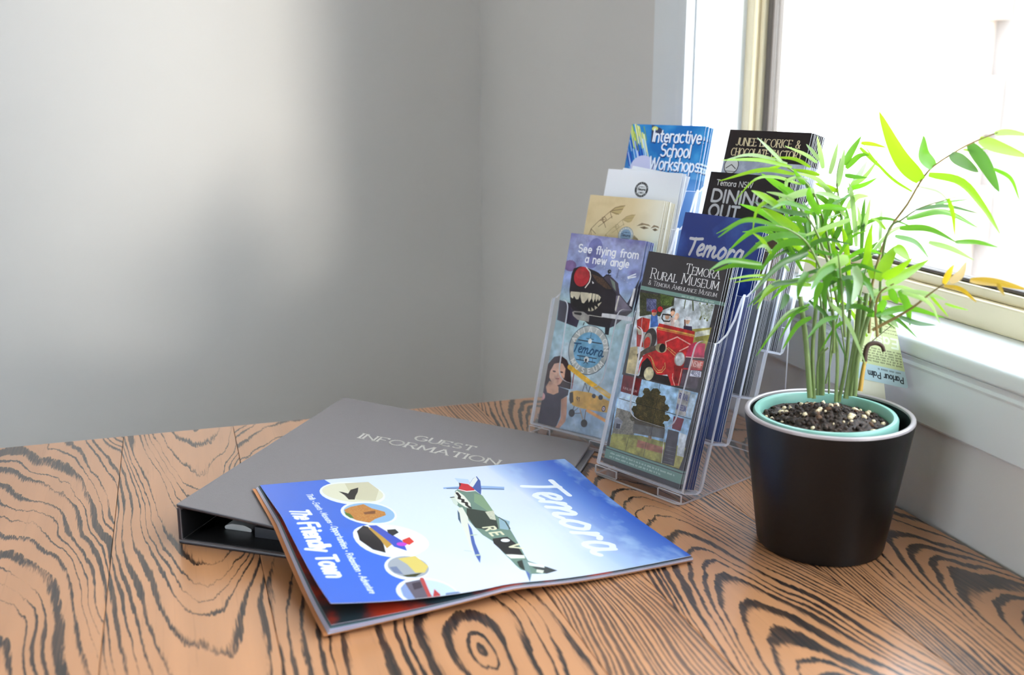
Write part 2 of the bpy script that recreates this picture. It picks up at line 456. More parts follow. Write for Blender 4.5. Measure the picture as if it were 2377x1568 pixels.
for x in (-1.03, .53):
    for y in (TY0 + .03, TY1 - .08):
        rbox('leg', (x, y, 0), (x + .05, y + .05, TZ - .09), M['leg_black'], table, bev=.003)

# ================================================================== PRINTS (drawn here, in millimetres on each sheet)
def arc(cx, cy, rx, ry, a0, a1, n=9):
    return [(cx + rx * math.cos(math.radians(a0 + (a1 - a0) * i / n)), cy + ry * math.sin(math.radians(a0 + (a1 - a0) * i / n))) for i in range(n + 1)]
GL = {
 'A': (.78, [[(0, 0), (.39, 1)], [(.39, 1), (.78, 0)], [(.13, .34), (.65, .34)]]),
 'B': (.6, [[(0, 0), (0, 1)], [(0, 1)] + arc(.32, .76, .22, .24, 90, -90) + [(0, .52)], [(0, .52)] + arc(.34, .26, .26, .26, 90, -90) + [(0, 0)]]),
 'C': (.75, [arc(.42, .5, .42, .5, 48, 312, 14)]),
 'D': (.72, [[(0, 0), (0, 1)], [(0, 1)] + arc(.26, .5, .46, .5, 90, -90, 12) + [(0, 0)]]),
 'E': (.55, [[(0, 0), (0, 1)], [(0, 1), (.53, 1)], [(0, .52), (.44, .52)], [(0, 0), (.55, 0)]]),
 'F': (.52, [[(0, 0), (0, 1)], [(0, 1), (.52, 1)], [(0, .52), (.42, .52)]]),
 'G': (.78, [arc(.42, .5, .42, .5, 48, 330, 14), [(.78, .25), (.78, .46)], [(.5, .46), (.78, .46)]]),
 'H': (.68, [[(0, 0), (0, 1)], [(.68, 0), (.68, 1)], [(0, .52), (.68, .52)]]),
 'I': (.02, [[(0, 0), (0, 1)]]),
 'J': (.4, [[(.4, 1), (.4, .22)] + arc(.2, .2, .2, .2, 0, -160, 7)]),
 'L': (.5, [[(0, 1), (0, 0)], [(0, 0), (.5, 0)]]),
 'M': (.9, [[(0, 0), (.06, 1)], [(.06, 1), (.45, .15)], [(.45, .15), (.84, 1)], [(.84, 1), (.9, 0)]]),
 'N': (.72, [[(0, 0), (0, 1)], [(0, 1), (.72, 0)], [(.72, 0), (.72, 1)]]),
 'O': (.86, [arc(.43, .5, .43, .5, 0, 360, 20)]),
 'P': (.56, [[(0, 0), (0, 1)], [(0, 1)] + arc(.3, .74, .26, .26, 90, -90) + [(0, .48)]]),
 'R': (.62, [[(0, 0), (0, 1)], [(0, 1)] + arc(.3, .75, .25, .25, 90, -90) + [(0, .5)], [(.28, .5), (.62, 0)]]),
 'S': (.55, [arc(.28, .75, .25, .25, 40, 250, 9) + arc(.28, .26, .27, .26, 80, -140, 9)]),
 'T': (.66, [[(0, 1), (.66, 1)], [(.33, 1), (.33, 0)]]),
 'U': (.68, [[(0, 1), (0, .32)] + arc(.34, .32, .34, .32, 180, 360, 10) + [(.68, 1)]]),
 'V': (.74, [[(0, 1), (.37, 0)], [(.37, 0), (.74, 1)]]),
 'W': (1.0, [[(0, 1), (.25, 0)], [(.25, 0), (.5, .9)], [(.5, .9), (.75, 0)], [(.75, 0), (1, 1)]]),
 'Y': (.7, [[(0, 1), (.35, .48)], [(.7, 1), (.35, .48)], [(.35, .48), (.35, 0)]]),
 '&': (.75, [[(.72, 0), (.2, .68)] + arc(.34, .8, .17, .19, 215, -40, 9) + [(.1, .36)] + arc(.3, .22, .25, .22, 150, 330, 8) + [(.72, .48)]]),
 'a': (.46, [arc(.22, .32, .22, .32, 0, 360, 14), [(.45, .66), (.45, 0)]]),
 'c': (.4, [arc(.24, .32, .24, .32, 50, 310, 10)]),
 'd': (.46, [arc(.22, .32, .22, .32, 0, 360, 14), [(.45, 1), (.45, 0)]]),
 'e': (.46, [[(.02, .34), (.45, .34)] + arc(.23, .33, .22, .32, 0, 310, 11)]),
 'f': (.3, [arc(.28, .82, .16, .18, 70, 180, 6) + [(.12, 0)], [(0, .62), (.3, .62)]]),
 'g': (.46, [arc(.22, .33, .22, .31, 0, 360, 14), [(.45, .66), (.45, -.1)] + arc(.23, -.1, .22, .2, 0, -150, 7)]),
 'h': (.44, [[(0, 1), (0, 0)], [(0, .4)] + arc(.22, .42, .22, .24, 170, 0, 7) + [(.44, 0)]]),
 'i': (.02, [[(0, .66), (0, 0)], [(0, .9), (0, .92)]]),
 'k': (.42, [[(0, 1), (0, 0)], [(.4, .66), (0, .26)], [(.12, .38), (.42, 0)]]),
 'l': (.02, [[(0, 1), (0, 0)]]),
 'm': (.72, [[(0, .66), (0, 0)], [(0, .42)] + arc(.18, .44, .18, .22, 170, 0, 6) + [(.36, 0)], [(.36, .42)] + arc(.54, .44, .18, .22, 170, 0, 6) + [(.72, 0)]]),
 'n': (.42, [[(0, .66), (0, 0)], [(0, .42)] + arc(.21, .43, .21, .23, 170, 0, 7) + [(.42, 0)]]),
 'o': (.48, [arc(.24, .33, .24, .33, 0, 360, 16)]),
 'p': (.46, [[(0, .66), (0, -.3)], arc(.24, .33, .22, .32, 180, -180, 14)]),
 'r': (.28, [[(0, .66), (0, 0)], [(0, .4)] + arc(.2, .44, .2, .2, 170, 60, 5)]),
 's': (.38, [arc(.2, .49, .17, .16, 40, 250, 7) + arc(.19, .17, .19, .17, 80, -140, 7)]),
 't': (.28, [[(.12, .92), (.12, .14), (.28, .02)], [(0, .62), (.28, .62)]]),
 'u': (.42, [[(0, .66), (0, .25)] + arc(.21, .24, .21, .23, 180, 350, 7), [(.42, .66), (.42, 0)]]),
 'v': (.42, [[(0, .66), (.21, 0)], [(.21, 0), (.42, .66)]]),
 'w': (.66, [[(0, .66), (.17, 0)], [(.17, 0), (.33, .6)], [(.33, .6), (.5, 0)], [(.5, 0), (.66, .66)]]),
 'x': (.42, [[(0, .66), (.42, 0)], [(.42, .66), (0, 0)]]),
 'y': (.42, [[(0, .66), (.21, .04)], [(.42, .66), (.12, -.3)]]),
 '9': (.5, [arc(.25, .7, .24, .29, 0, 360, 12), [(.49, .7), (.42, 0)]]), '1': (.2, [[(0, .8), (.18, 1), (.18, 0)]]),
 '4': (.55, [[(.42, 0), (.42, 1), (0, .3), (.55, .3)]]), '0': (.52, [arc(.26, .5, .26, .5, 0, 360, 14)]),
 '2': (.52, [arc(.26, .73, .25, .27, 160, -30, 8) + [(0, 0), (.52, 0)]]), '8': (.5, [arc(.25, .75, .21, .25, 0, 360, 12), arc(.25, .26, .25, .26, 0, 360, 12)]),
 '.': (.02, [[(0, 0), (0, .03)]]), ' ': (.3, []), '*': (.16, [arc(.08, .33, .08, .1, 0, 360, 8)]),
}
def strokes(s, size, smallcaps=False, track=.2, serif=False):
    """list of poly-lines (y up) and the natural width"""
    out = []; x = 0.0
    first = True
    for ch in s:
        k = 1.0; g = ch
        if smallcaps and ch.islower(): g = ch.upper(); k = .76
        w, st = GL[g]
        for l in st:
            q = [(x + px * k * size, py * k * size) for px, py in l]
            out.append(q)
            if serif and len(l) <= 3:
                for (ax, ay), (bx, by) in ((l[0], l[1]), (l[-1], l[-2])):
                    if ay in (0, 1, 0.0, 1.0) and abs(by - ay) > abs(bx - ax) * .7:
                        out.append([(x + (ax - .1) * k * size, ay * k * size), (x + (ax + .1) * k * size, ay * k * size)])
                    elif ay in (0, 1) and abs(bx - ax) > .15 and by == ay:
                        sg = -1 if ay == 1 else 1
                        out.append([(x + ax * k * size, ay * k * size), (x + ax * k * size, (ay + sg * .13) * k * size)])
        x += (w * k + track * (k if smallcaps else 1)) * size
    return out, x - track * size

class Sheet:
    def __init__(s, w, h, ppm, bgc):
        s.w, s.h, s.p = w, h, ppm * 2
        s.a = np.empty((int(h * s.p), int(w * s.p), 3), np.float32); s.a[:] = np.array(bgc, np.float32)
        s.rng = np.random.default_rng(7)
    def _box(s, x0, y0, x1, y1):
        H, W = s.a.shape[:2]
        a, b = max(0, int(x0 * s.p) - 1), min(W, int(x1 * s.p) + 2); c, d = max(0, int(y0 * s.p) - 1), min(H, int(y1 * s.p) + 2)
        if a >= b or c >= d: return None
        X, Y = np.meshgrid((np.arange(a, b) + .5) / s.p, (np.arange(c, d) + .5) / s.p)
        return slice(c, d), slice(a, b), X, Y
    def _mask(s, pts):
        xs = [p[0] for p in pts]; ys = [p[1] for p in pts]
        r = s._box(min(xs), min(ys), max(xs), max(ys))
        if r is None: return None
        sy, sx, X, Y = r; m = np.zeros(X.shape, bool)
        for (xa, ya), (xb, yb) in zip(pts, pts[1:] + pts[:1]):
            if ya == yb: continue
            c = (ya > Y) != (yb > Y)
            m ^= c & (X < (xb - xa) * (Y - ya) / (yb - ya) + xa)
        return sy, sx, m
    def poly(s, pts, col):
        r = s._mask(list(pts))
        if r: s.a[r[0], r[1]][r[2]] = col
    def speckle(s, pts, c0, c1, cell=.9):
        r = s._mask(list(pts))
        if not r: return
        sy, sx, m = r; hh, ww = m.shape; k = max(1, int(cell * s.p))
        n = s.rng.random((hh // k + 2, ww // k + 2)).repeat(k, 0).repeat(k, 1)[:hh, :ww]
        k2 = max(1, k // 3)
        n2 = s.rng.random((hh // k2 + 2, ww // k2 + 2)).repeat(k2, 0).repeat(k2, 1)[:hh, :ww]
        t = np.clip(n * .6 + n2 * .6 - .25, 0, 1)[..., None] ** 1.5
        s.a[sy, sx][m] = (np.array(c0) * (1 - t) + np.array(c1) * t)[m]
    def ell(s, cx, cy, rx, ry, col):
        r = s._box(cx - rx, cy - ry, cx + rx, cy + ry)
        if r is None: return
        sy, sx, X, Y = r
        s.a[sy, sx][((X - cx) / max(rx, .01)) ** 2 + ((Y - cy) / max(ry, .01)) ** 2 <= 1] = col
    def line(s, pts, wx, col, wy=None):
        wx, wy = wx / 2, (wx if wy is None else wy) / 2
        for (xa, ya), (xb, yb) in zip(pts, pts[1:]):
            r = s._box(min(xa, xb) - wx, min(ya, yb) - wy, max(xa, xb) + wx, max(ya, yb) + wy)
            if r is None: continue
            sy, sx, X, Y = r
            px, py = (X - xa) / wx, (Y - ya) / wy; dx, dy = (xb - xa) / wx, (yb - ya) / wy
            L = dx * dx + dy * dy
            t = np.clip((px * dx + py * dy) / L, 0, 1) if L > 1e-9 else 0
            s.a[sy, sx][(px - t * dx) ** 2 + (py - t * dy) ** 2 <= 1] = col
    def text(s, txt, x, y, size, col, pen=.13, peny=None, width=None, slant=0.0, jit=0.0, right=False, **kw):
        st, w = strokes(txt, size, **kw)
        k = width / w if width else 1.0
        if right: x = x - w * k
        for l in st:
            j = s.rng.uniform(-jit, jit) * size
            s.line([(x + (px + slant * py) * k, y - py + j) for px, py in l], pen * size, col, (peny or pen) * size)
    def ring_text(s, txt, cx, cy, r, size, a0, a1, col, pen, inward=False):
        for i, ch in enumerate(txt):
            a = math.radians(a0 + (a1 - a0) * i / (len(txt) - 1))
            st, w = strokes(ch, size); ca, sa = math.cos(a), math.sin(a)
            for l in st:
                q = []
                for px, py in l:
                    u, v = px - w / 2, py - size / 2
                    if inward: q.append((cx + r * ca + u * -sa * -1 * 1 + v * -ca, cy - r * sa - (u * ca * -1 * -1 + v * -sa)))
                    else: q.append((cx + (r + v) * ca + u * sa, cy - (r + v) * sa + u * ca))
                s.line(q, pen, col)
    def clouds(s, x0, y0, x1, y1, col, scale, lo, hi, seed, sq=1.0):
        r = s._box(x0, y0, x1, y1); sy, sx, X, Y = r
        n = fbm(X / scale, Y / scale * sq, seed); t = np.clip((n - lo) / (hi - lo), 0, 1)[..., None]
        s.a[sy, sx] = s.a[sy, sx] * (1 - t) + np.array(col, np.float32) * t
    def ops(s, L):
        for o in L:
            if o[0] == 'p': s.poly(o[1], o[2])
            elif o[0] == 's': s.speckle(o[1], o[2], o[3])
            elif o[0] == 'e': s.ell(*o[1:])
            else: s.line(o[1], o[2], o[3])
    def grain(s, g, scale=3.0, seed=1, y0=0, y1=None):
        """tonal mottling of printed photographs"""
        r = s._box(0, y0, s.w, y1 or s.h); sy, sx, X, Y = r
        n = fbm(X[::3, ::3] / scale, Y[::3, ::3] / scale, seed, 5).astype(np.float32).repeat(3, 0).repeat(3, 1)[:X.shape[0], :X.shape[1], None] - .5
        s.a[sy, sx] = np.clip(s.a[sy, sx] * (1 + 2 * g * n), 0, 255)
    def image(s, name):
        a = s.a; H, W = a.shape[0] // 2 * 2, a.shape[1] // 2 * 2
        a = a[:H, :W].reshape(H // 2, 2, W // 2, 2, 3).mean((1, 3)) / 255.0
        h, w = a.shape[:2]
        im = bpy.data.images.new(name, w, h, alpha=False)
        px = np.ones((h, w, 4), np.float32); px[..., :3] = a[::-1]
        im.pixels.foreach_set(px.ravel()); im.update(); im.pack()
        return im

def fbm(X, Y, seed, oct=5):
    rng = np.random.default_rng(seed); G = rng.random((64, 64)); out = 0; amp = .5; tot = 0
    for o in range(oct):
        x, y = X * 2 ** o + 7.3 * o, Y * 2 ** o + 3.1 * o
        xi, yi = np.floor(x).astype(int), np.floor(y).astype(int); fx, fy = x - xi, y - yi
        fx, fy = fx * fx * (3 - 2 * fx), fy * fy * (3 - 2 * fy)
        g = lambda a, b: G[b % 64, a % 64]
        out = out + amp * ((g(xi, yi) * (1 - fx) + g(xi + 1, yi) * fx) * (1 - fy) + (g(xi, yi + 1) * (1 - fx) + g(xi + 1, yi + 1) * fx) * fy)
        tot += amp; amp *= .5
    return out / tot

def print_mat(name, im, rough=.28, coat=.0):
    t = NT(name); tx = t.n('ShaderNodeTexImage'); tx.image = im; tx.interpolation = 'Cubic'
    t.set(tx.inputs[0], t.coord('UV'))
    return t.done(t.bsdf(tx.outputs[0], rough, spec=.5, coat=coat))

# the word written with a brush on the magazine and on the blue leaflets (mm, y down)
WORD = [[(46, 39), (60, 39), (76, 37)], [(60, 38), (57, 55), (52, 71)],
        [(72, 61), (81, 57), (83, 51), (78, 48), (72, 55), (70, 64), (74, 70), (82, 67)],
        [(86, 70), (91, 50)], [(89, 58), (96, 50), (100, 52), (97, 70)], [(99, 60), (107, 50), (111, 53), (108, 66), (112, 70), (117, 66)],
        [(131, 49), (124, 56), (121, 65), (126, 71), (134, 65), (138, 55), (131, 49)], [(142, 70), (147, 50)], [(145, 60), (152, 51), (157, 53)],
        [(176, 52), (169, 49), (162, 58), (161, 68), (166, 71), (173, 64), (177, 51)], [(177, 51), (174, 66), (178, 71), (183, 68)]]
def word(sh, x, y, k, col, pen):
    for l in WORD:
        q = [(v.x, v.y) for v in spline([(a, b, 0) for a, b in l], 14)] if len(l) > 2 else l
        sh.line([(x + (a - 46) * k, y + (b - 37) * k) for a, b in q], pen, col)

def logo(sh, cx, cy, r, ring, mid, ink, txt):
    sh.ell(cx, cy, r, r, ink); sh.ell(cx, cy, r * .97, r * .97, ring); sh.ell(cx, cy, r * .72, r * .72, mid)
    sh.ring_text('AVIATION', cx, cy, r * .84, r * .2, 160, 20, txt, r * .035)
    ring_low(sh, 'MUSEUM', cx, cy, r * .84, r * .2, 215, 325, txt, r * .035)
    sh.line([(cx - r * .45, cy - r * .35), (cx + r * .45, cy - r * .35)], r * .05, ink); sh.ell(cx, cy - r * .35, r * .07, r * .07, ink)
    sh.line([(cx - r * .4, cy + r * .35), (cx + r * .4, cy + r * .35)], r * .05, ink); sh.line([(cx - r * .4, cy + r * .5), (cx + r * .4, cy + r * .5)], r * .05, ink); sh.ell(cx, cy + r * .43, r * .08, r * .08, ink)
    k = r * 1.25 / 137
    word(sh, cx - r * .62, cy - r * .2, k, ink, r * .07)
def ring_low(sh, txt, cx, cy, r, size, a0, a1, col, pen):
    """letters standing upright along the lower half of a ring"""
    for i, ch in enumerate(txt):
        a = math.radians(a0 + (a1 - a0) * i / (len(txt) - 1)); st, w = strokes(ch, size)
        bx, by = cx + r * math.cos(a), cy - r * math.sin(a)
        ph = a + math.pi / 2     # reading direction along the ring
        ux, uy = math.cos(ph), -math.sin(ph); vx, vy = -math.cos(a), math.sin(a)
        for l in st:
            sh.line([(bx + ux * (px - w / 2) + vx * (py - size / 2), by + uy * (px - w / 2) + vy * (py - size / 2)) for px, py in l], pen, col)

def fine_print(sh, x, y, w, h, col):
    """print too small to read: rows of tiny upright ticks in word-like runs"""
    r = random.Random(int(x * 7 + y * 13)); e = x + w
    while x < e:
        n = r.randint(2, 8)
        for i in range(n):
            if x < e: sh.line([(x, y), (x, y - h * r.uniform(.55, 1))], h * .3, col)
            x += h * .55
        x += h * .8

ART = {}
ART["rural"]=[('p',[(-0.3,41.2),(91.6,39.1),(90.7,99.8),(91.8,119.4),(70.6,120.9),(4.1,122.3)],(200,208,214)),('p',[(71.8,66.1),(93.7,60.6),(92.7,76.2),(90.7,99.8),(69.4,92.7)],(158,150,75)),('p',[(76.6,67.9),(92.2,62.6),(93.0,67.6),(77.0,73.0)],(205,205,190)),('s',[(-0.3,41.2),(43.6,39.6),(44.8,47.8),(33.0,54.1),(31.4,60.6),(18.8,60.9),(6.3,64.8)],(48,50,34),(110,112,70)),('s',[(9.9,46.0),(22.4,45.0),(25.8,57.1),(13.3,58.2)],(60,62,100),(150,155,190)),('s',[(25.4,39.2),(42.6,39.7),(41.6,48.3),(29.6,50.2)],(60,80,30),(150,160,90)),('l',[(57.2,40.6),(57.7,48.4)],1.0,(70,80,50)),('l',[(65.8,40.1),(68.6,48.4)],1.4,(74,84,50)),('l',[(74.5,40.5),(80.0,52.6)],1.2,(90,100,50)),('l',[(82.9,40.1),(83.5,53.7)],1.8,(90,98,48)),('l',[(88.4,40.9),(86.9,54.9)],2.2,(100,105,60)),('l',[(80.7,47.3),(78.6,55.4)],1.6,(110,112,70)),('s',[(72.7,41.7),(90.9,40.5),(89.0,54.5),(80.0,52.6)],(200,208,214),(95,102,58)),('p',[(4.1,122.3),(2.8,96.5),(11.6,93.9),(19.2,120.6)],(205,185,135)),('p',[(3.9,68.8),(9.4,65.2),(12.4,80.1),(19.7,93.3),(10.5,94.1)],(160,45,40)),('p',[(10.0,65.1),(20.0,65.2),(21.4,78.5),(12.3,78.8)],(196,52,44)),('p',[(4.5,75.1),(14.4,78.9),(18.8,81.7),(9.6,82.4)],(215,205,180)),('e',25.3,84.1,7.8,10.7,(62,56,56)),('e',22.7,87.3,5.1,8.9,(150,140,130)),('e',22.5,88.3,3.9,5.8,(200,60,50)),('p',[(19.9,60.7),(27.6,59.5),(31.8,70.4),(22.2,73.0)],(70,110,180)),('e',23.3,58.4,3.0,3.1,(205,160,130)),('p',[(19.8,58.5),(19.8,56.2),(22.9,54.8),(26.7,56.0),(26.5,57.4)],(180,40,50)),('e',29.5,53.8,3.3,2.7,(214,36,44)),('p',[(37.8,63.1),(44.3,62.1),(45.7,67.1),(37.9,67.6)],(220,205,200)),('e',40.1,59.2,2.7,2.8,(205,160,130)),('l',[(34.1,58.0),(44.0,57.2),(46.7,60.8),(43.5,63.5),(36.9,64.2),(34.1,62.0),(34.1,58.0)],1.2,(30,25,25)),('p',[(43.6,59.5),(50.0,58.4),(53.6,67.5),(47.2,68.6)],(215,190,180)),('e',45.5,54.3,2.6,3.7,(205,160,130)),('p',[(42.7,54.3),(42.3,51.0),(46.6,50.2),(48.2,53.4),(45.1,52.2)],(70,45,35)),('p',[(49.6,61.2),(54.9,60.3),(58.1,67.6),(50.7,68.9)],(225,220,215)),('e',51.3,57.3,2.7,3.4,(225,185,160)),('p',[(61.6,64.4),(71.2,63.6),(72.8,67.7),(62.7,68.6)],(45,38,62)),('e',65.1,59.4,2.4,3.0,(205,160,130)),('p',[(61.2,59.2),(61.9,55.6),(66.6,54.8),(69.6,57.8)],(230,232,238)),('l',[(61.5,59.2),(63.1,64.1)],1.5,(90,50,35)),('p',[(32.1,67.2),(75.7,67.6),(76.5,79.2),(74.1,82.2),(73.5,107.6),(72.1,120.6),(62.1,122.3),(55.1,113.2),(42.5,116.7),(19.9,102.3),(28.4,95.3),(36.0,89.4),(30.4,73.4)],(188,38,42)),('l',[(32.1,71.3),(76.0,71.3)],1.6,(205,160,75)),('l',[(32.0,73.1),(75.8,72.8)],0.6,(205,160,75)),('l',[(46.8,87.3),(44.5,83.3),(57.1,76.2),(75.3,80.7),(63.3,88.6)],1.2,(228,175,160)),('l',[(47.8,88.9),(58.7,93.9)],0.7,(215,170,90)),('l',[(49.2,87.8),(59.2,91.6)],0.7,(215,170,90)),('p',[(22.0,120.0),(21.0,108.4),(26.4,100.6),(32.6,103.9),(37.6,111.4),(44.4,115.4),(56.6,114.6),(62.1,122.3),(20.8,122.1)],(36,28,28)),('e',32.8,116.9,6.1,6.6,(196,186,150)),('p',[(19.7,120.5),(19.3,110.6),(21.3,103.0),(29.1,97.8),(40.5,97.4),(49.2,100.2),(53.4,106.4),(50.7,113.6),(42.3,115.8),(36.7,111.6),(31.9,105.4),(26.9,102.3),(21.6,108.3)],(200,40,44)),('l',[(27.3,99.5),(31.9,101.3),(37.6,110.5),(42.8,113.8),(48.1,112.4),(51.1,107.8),(49.1,102.9)],0.7,(225,195,110)),('l',[(34.1,103.2),(38.7,109.4),(43.3,111.6),(47.5,110.3),(48.5,106.5)],0.6,(225,195,110)),('p',[(12.7,101.9),(24.2,92.5),(33.6,88.9),(35.9,93.0),(21.6,100.2),(16.9,108.4)],(88,76,66)),('e',40.8,90.2,7.1,4.4,(172,158,124)),('e',42.4,89.8,3.8,4.3,(30,24,22)),('e',65.4,96.1,6.3,6.9,(172,150,140)),('e',65.7,96.2,5.1,6.2,(206,210,212)),('p',[(60.2,103.3),(71.9,101.8),(71.0,118.6),(65.8,119.7)],(140,30,32)),('l',[(61.2,111.0),(61.8,115.3),(66.3,121.4)],0.8,(225,180,160)),('l',[(70.5,104.7),(70.4,120.5)],0.8,(225,180,160)),('p',[(72.7,81.2),(79.1,77.0),(90.7,76.6),(92.6,89.5),(71.4,92.3)],(190,52,84)),('p',[(71.7,93.2),(92.9,90.3),(91.8,119.4),(72.1,120.6)],(84,70,80)),('l',[(72.1,92.6),(92.7,89.8)],0.8,(230,190,190)),('l',[(72.4,103.9),(93.0,100.6)],1.6,(205,60,70)),('p',[(78.3,93.8),(93.4,92.4),(93.5,100.5),(79.2,101.7)],(206,96,84)),('p',[(80.8,103.5),(93.2,102.5),(93.7,107.8),(81.0,109.4)],(210,208,218)),('p',[(-2.7,124.7),(94.8,122.3),(92.0,195.6),(3.7,197.0)],(152,184,210)),('p',[(2.2,141.7),(26.1,141.2),(26.9,156.9),(1.5,159.0)],(186,206,222)),('p',[(1.6,124.3),(25.5,124.0),(25.4,140.9),(2.7,141.2)],(112,28,34)),('s',[(2.5,157.8),(22.3,157.9),(29.9,167.3),(30.9,179.2),(3.6,183.7)],(112,106,96),(170,160,140)),('p',[(3.6,183.7),(39.9,177.0),(94.6,174.8),(92.0,195.6),(3.7,197.0)],(146,142,74)),('s',[(2.8,185.3),(43.3,180.7),(91.9,185.3),(91.6,194.4),(4.1,196.4)],(150,146,76),(176,160,92)),('p',[(37.0,181.6),(69.2,181.0),(69.1,186.9),(37.2,188.6)],(172,112,92)),('s',[(35.0,134.1),(44.0,132.6),(53.8,134.1),(60.3,140.8),(63.8,155.5),(60.0,164.6),(44.6,168.4),(29.0,168.5),(24.1,155.6),(28.2,144.4)],(62,52,32),(112,96,52)),('s',[(33.0,144.3),(32.2,148.5),(26.4,149.8),(23.9,146.3),(24.8,142.1),(30.6,140.8)],(50,44,26),(128,108,58)),('s',[(39.9,133.5),(38.8,137.3),(34.0,138.4),(30.2,135.6),(31.4,131.7),(36.2,130.7)],(50,44,26),(128,108,58)),('s',[(52.0,131.7),(49.0,136.8),(43.6,138.0),(38.6,134.6),(41.8,129.6),(47.2,128.5)],(50,44,26),(128,108,58)),('s',[(59.8,136.4),(59.1,140.1),(54.1,141.2),(51.9,138.1),(52.6,134.4),(57.7,133.3)],(50,44,26),(128,108,58)),('s',[(65.9,143.2),(65.0,146.5),(60.9,147.5),(57.7,145.0),(58.6,141.7),(62.8,140.8)],(50,44,26),(128,108,58)),('s',[(69.7,152.3),(67.5,155.9),(63.7,156.8),(60.2,154.5),(62.5,150.8),(66.3,150.0)],(50,44,26),(128,108,58)),('s',[(65.8,162.3),(65.2,166.0),(60.2,167.2),(58.0,164.2),(58.7,160.4),(63.8,159.3)],(50,44,26),(128,108,58)),('s',[(31.0,153.1),(29.9,157.0),(25.1,158.1),(21.3,155.3),(22.4,151.4),(27.3,150.4)],(50,44,26),(128,108,58)),('s',[(31.1,161.5),(28.8,165.2),(24.8,166.2),(21.1,163.8),(23.5,160.0),(27.5,159.1)],(50,44,26),(128,108,58)),('s',[(35.1,167.9),(34.5,171.3),(29.9,172.4),(27.9,169.7),(28.5,166.3),(33.2,165.2)],(50,44,26),(128,108,58)),('s',[(50.9,142.1),(49.0,148.9),(40.6,150.8),(34.0,145.9),(36.0,139.0),(44.5,137.2)],(50,44,26),(128,108,58)),('s',[(49.0,155.4),(44.5,162.8),(36.6,164.7),(29.3,160.0),(34.0,152.4),(41.9,150.7)],(50,44,26),(128,108,58)),('s',[(60.8,152.6),(59.8,158.3),(51.9,160.2),(48.5,155.4),(49.7,149.6),(57.6,147.8)],(50,44,26),(128,108,58)),('s',[(56.3,160.9),(54.9,166.1),(48.6,167.6),(43.7,163.9),(45.2,158.8),(51.5,157.4)],(50,44,26),(128,108,58)),('p',[(45.5,167.3),(51.3,166.8),(53.3,178.2),(49.7,178.2)],(150,120,90)),('p',[(27.6,167.9),(66.7,163.9),(67.0,172.9),(29.0,176.9)],(96,92,88)),('p',[(72.3,124.1),(86.2,123.3),(86.4,146.9),(73.8,147.2)],(176,170,164)),('p',[(87.0,124.9),(93.5,124.4),(93.5,146.6),(87.3,146.3)],(190,208,220)),('p',[(73.1,149.7),(85.4,149.4),(84.2,161.4),(74.0,161.2)],(112,40,56)),('p',[(70.0,163.1),(82.9,162.6),(85.5,194.7),(71.2,195.4)],(72,66,72)),('p',[(83.7,162.8),(92.4,162.9),(94.3,183.8),(86.0,184.2)],(194,198,200)),('p',[(86.0,184.2),(94.3,183.8),(92.0,195.6),(85.5,194.7)],(170,160,90)),('l',[(67.5,172.8),(70.9,195.5)],0.7,(220,220,215)),('l',[(3.2,148.2),(93.2,147.7)],0.5,(30,28,30)),('l',[(48.8,123.7),(51.7,176.8)],0.4,(30,28,30)),('l',[(25.5,124.0),(26.8,160.6)],0.4,(40,38,40)),('l',[(25.1,182.6),(24.9,194.8)],0.4,(60,58,50)),('l',[(47.7,181.5),(48.0,195.2)],0.4,(60,58,50)),('p',[(2.3,168.3),(6.8,166.3),(13.9,169.3),(11.8,177.4),(5.1,178.1)],(150,150,160)),('p',[(6.6,173.0),(11.6,172.2),(11.9,176.9),(6.7,177.7)],(50,48,56)),('l',[(72.6,178.7),(83.2,178.2)],0.5,(110,104,108)),('l',[(72.6,182.4),(83.2,181.8)],0.5,(110,104,108)),('l',[(72.6,186.0),(83.2,185.4)],0.5,(110,104,108)),('l',[(72.5,189.6),(83.2,189.0)],0.5,(110,104,108)),('l',[(72.5,193.3),(83.2,192.6)],0.5,(110,104,108))]
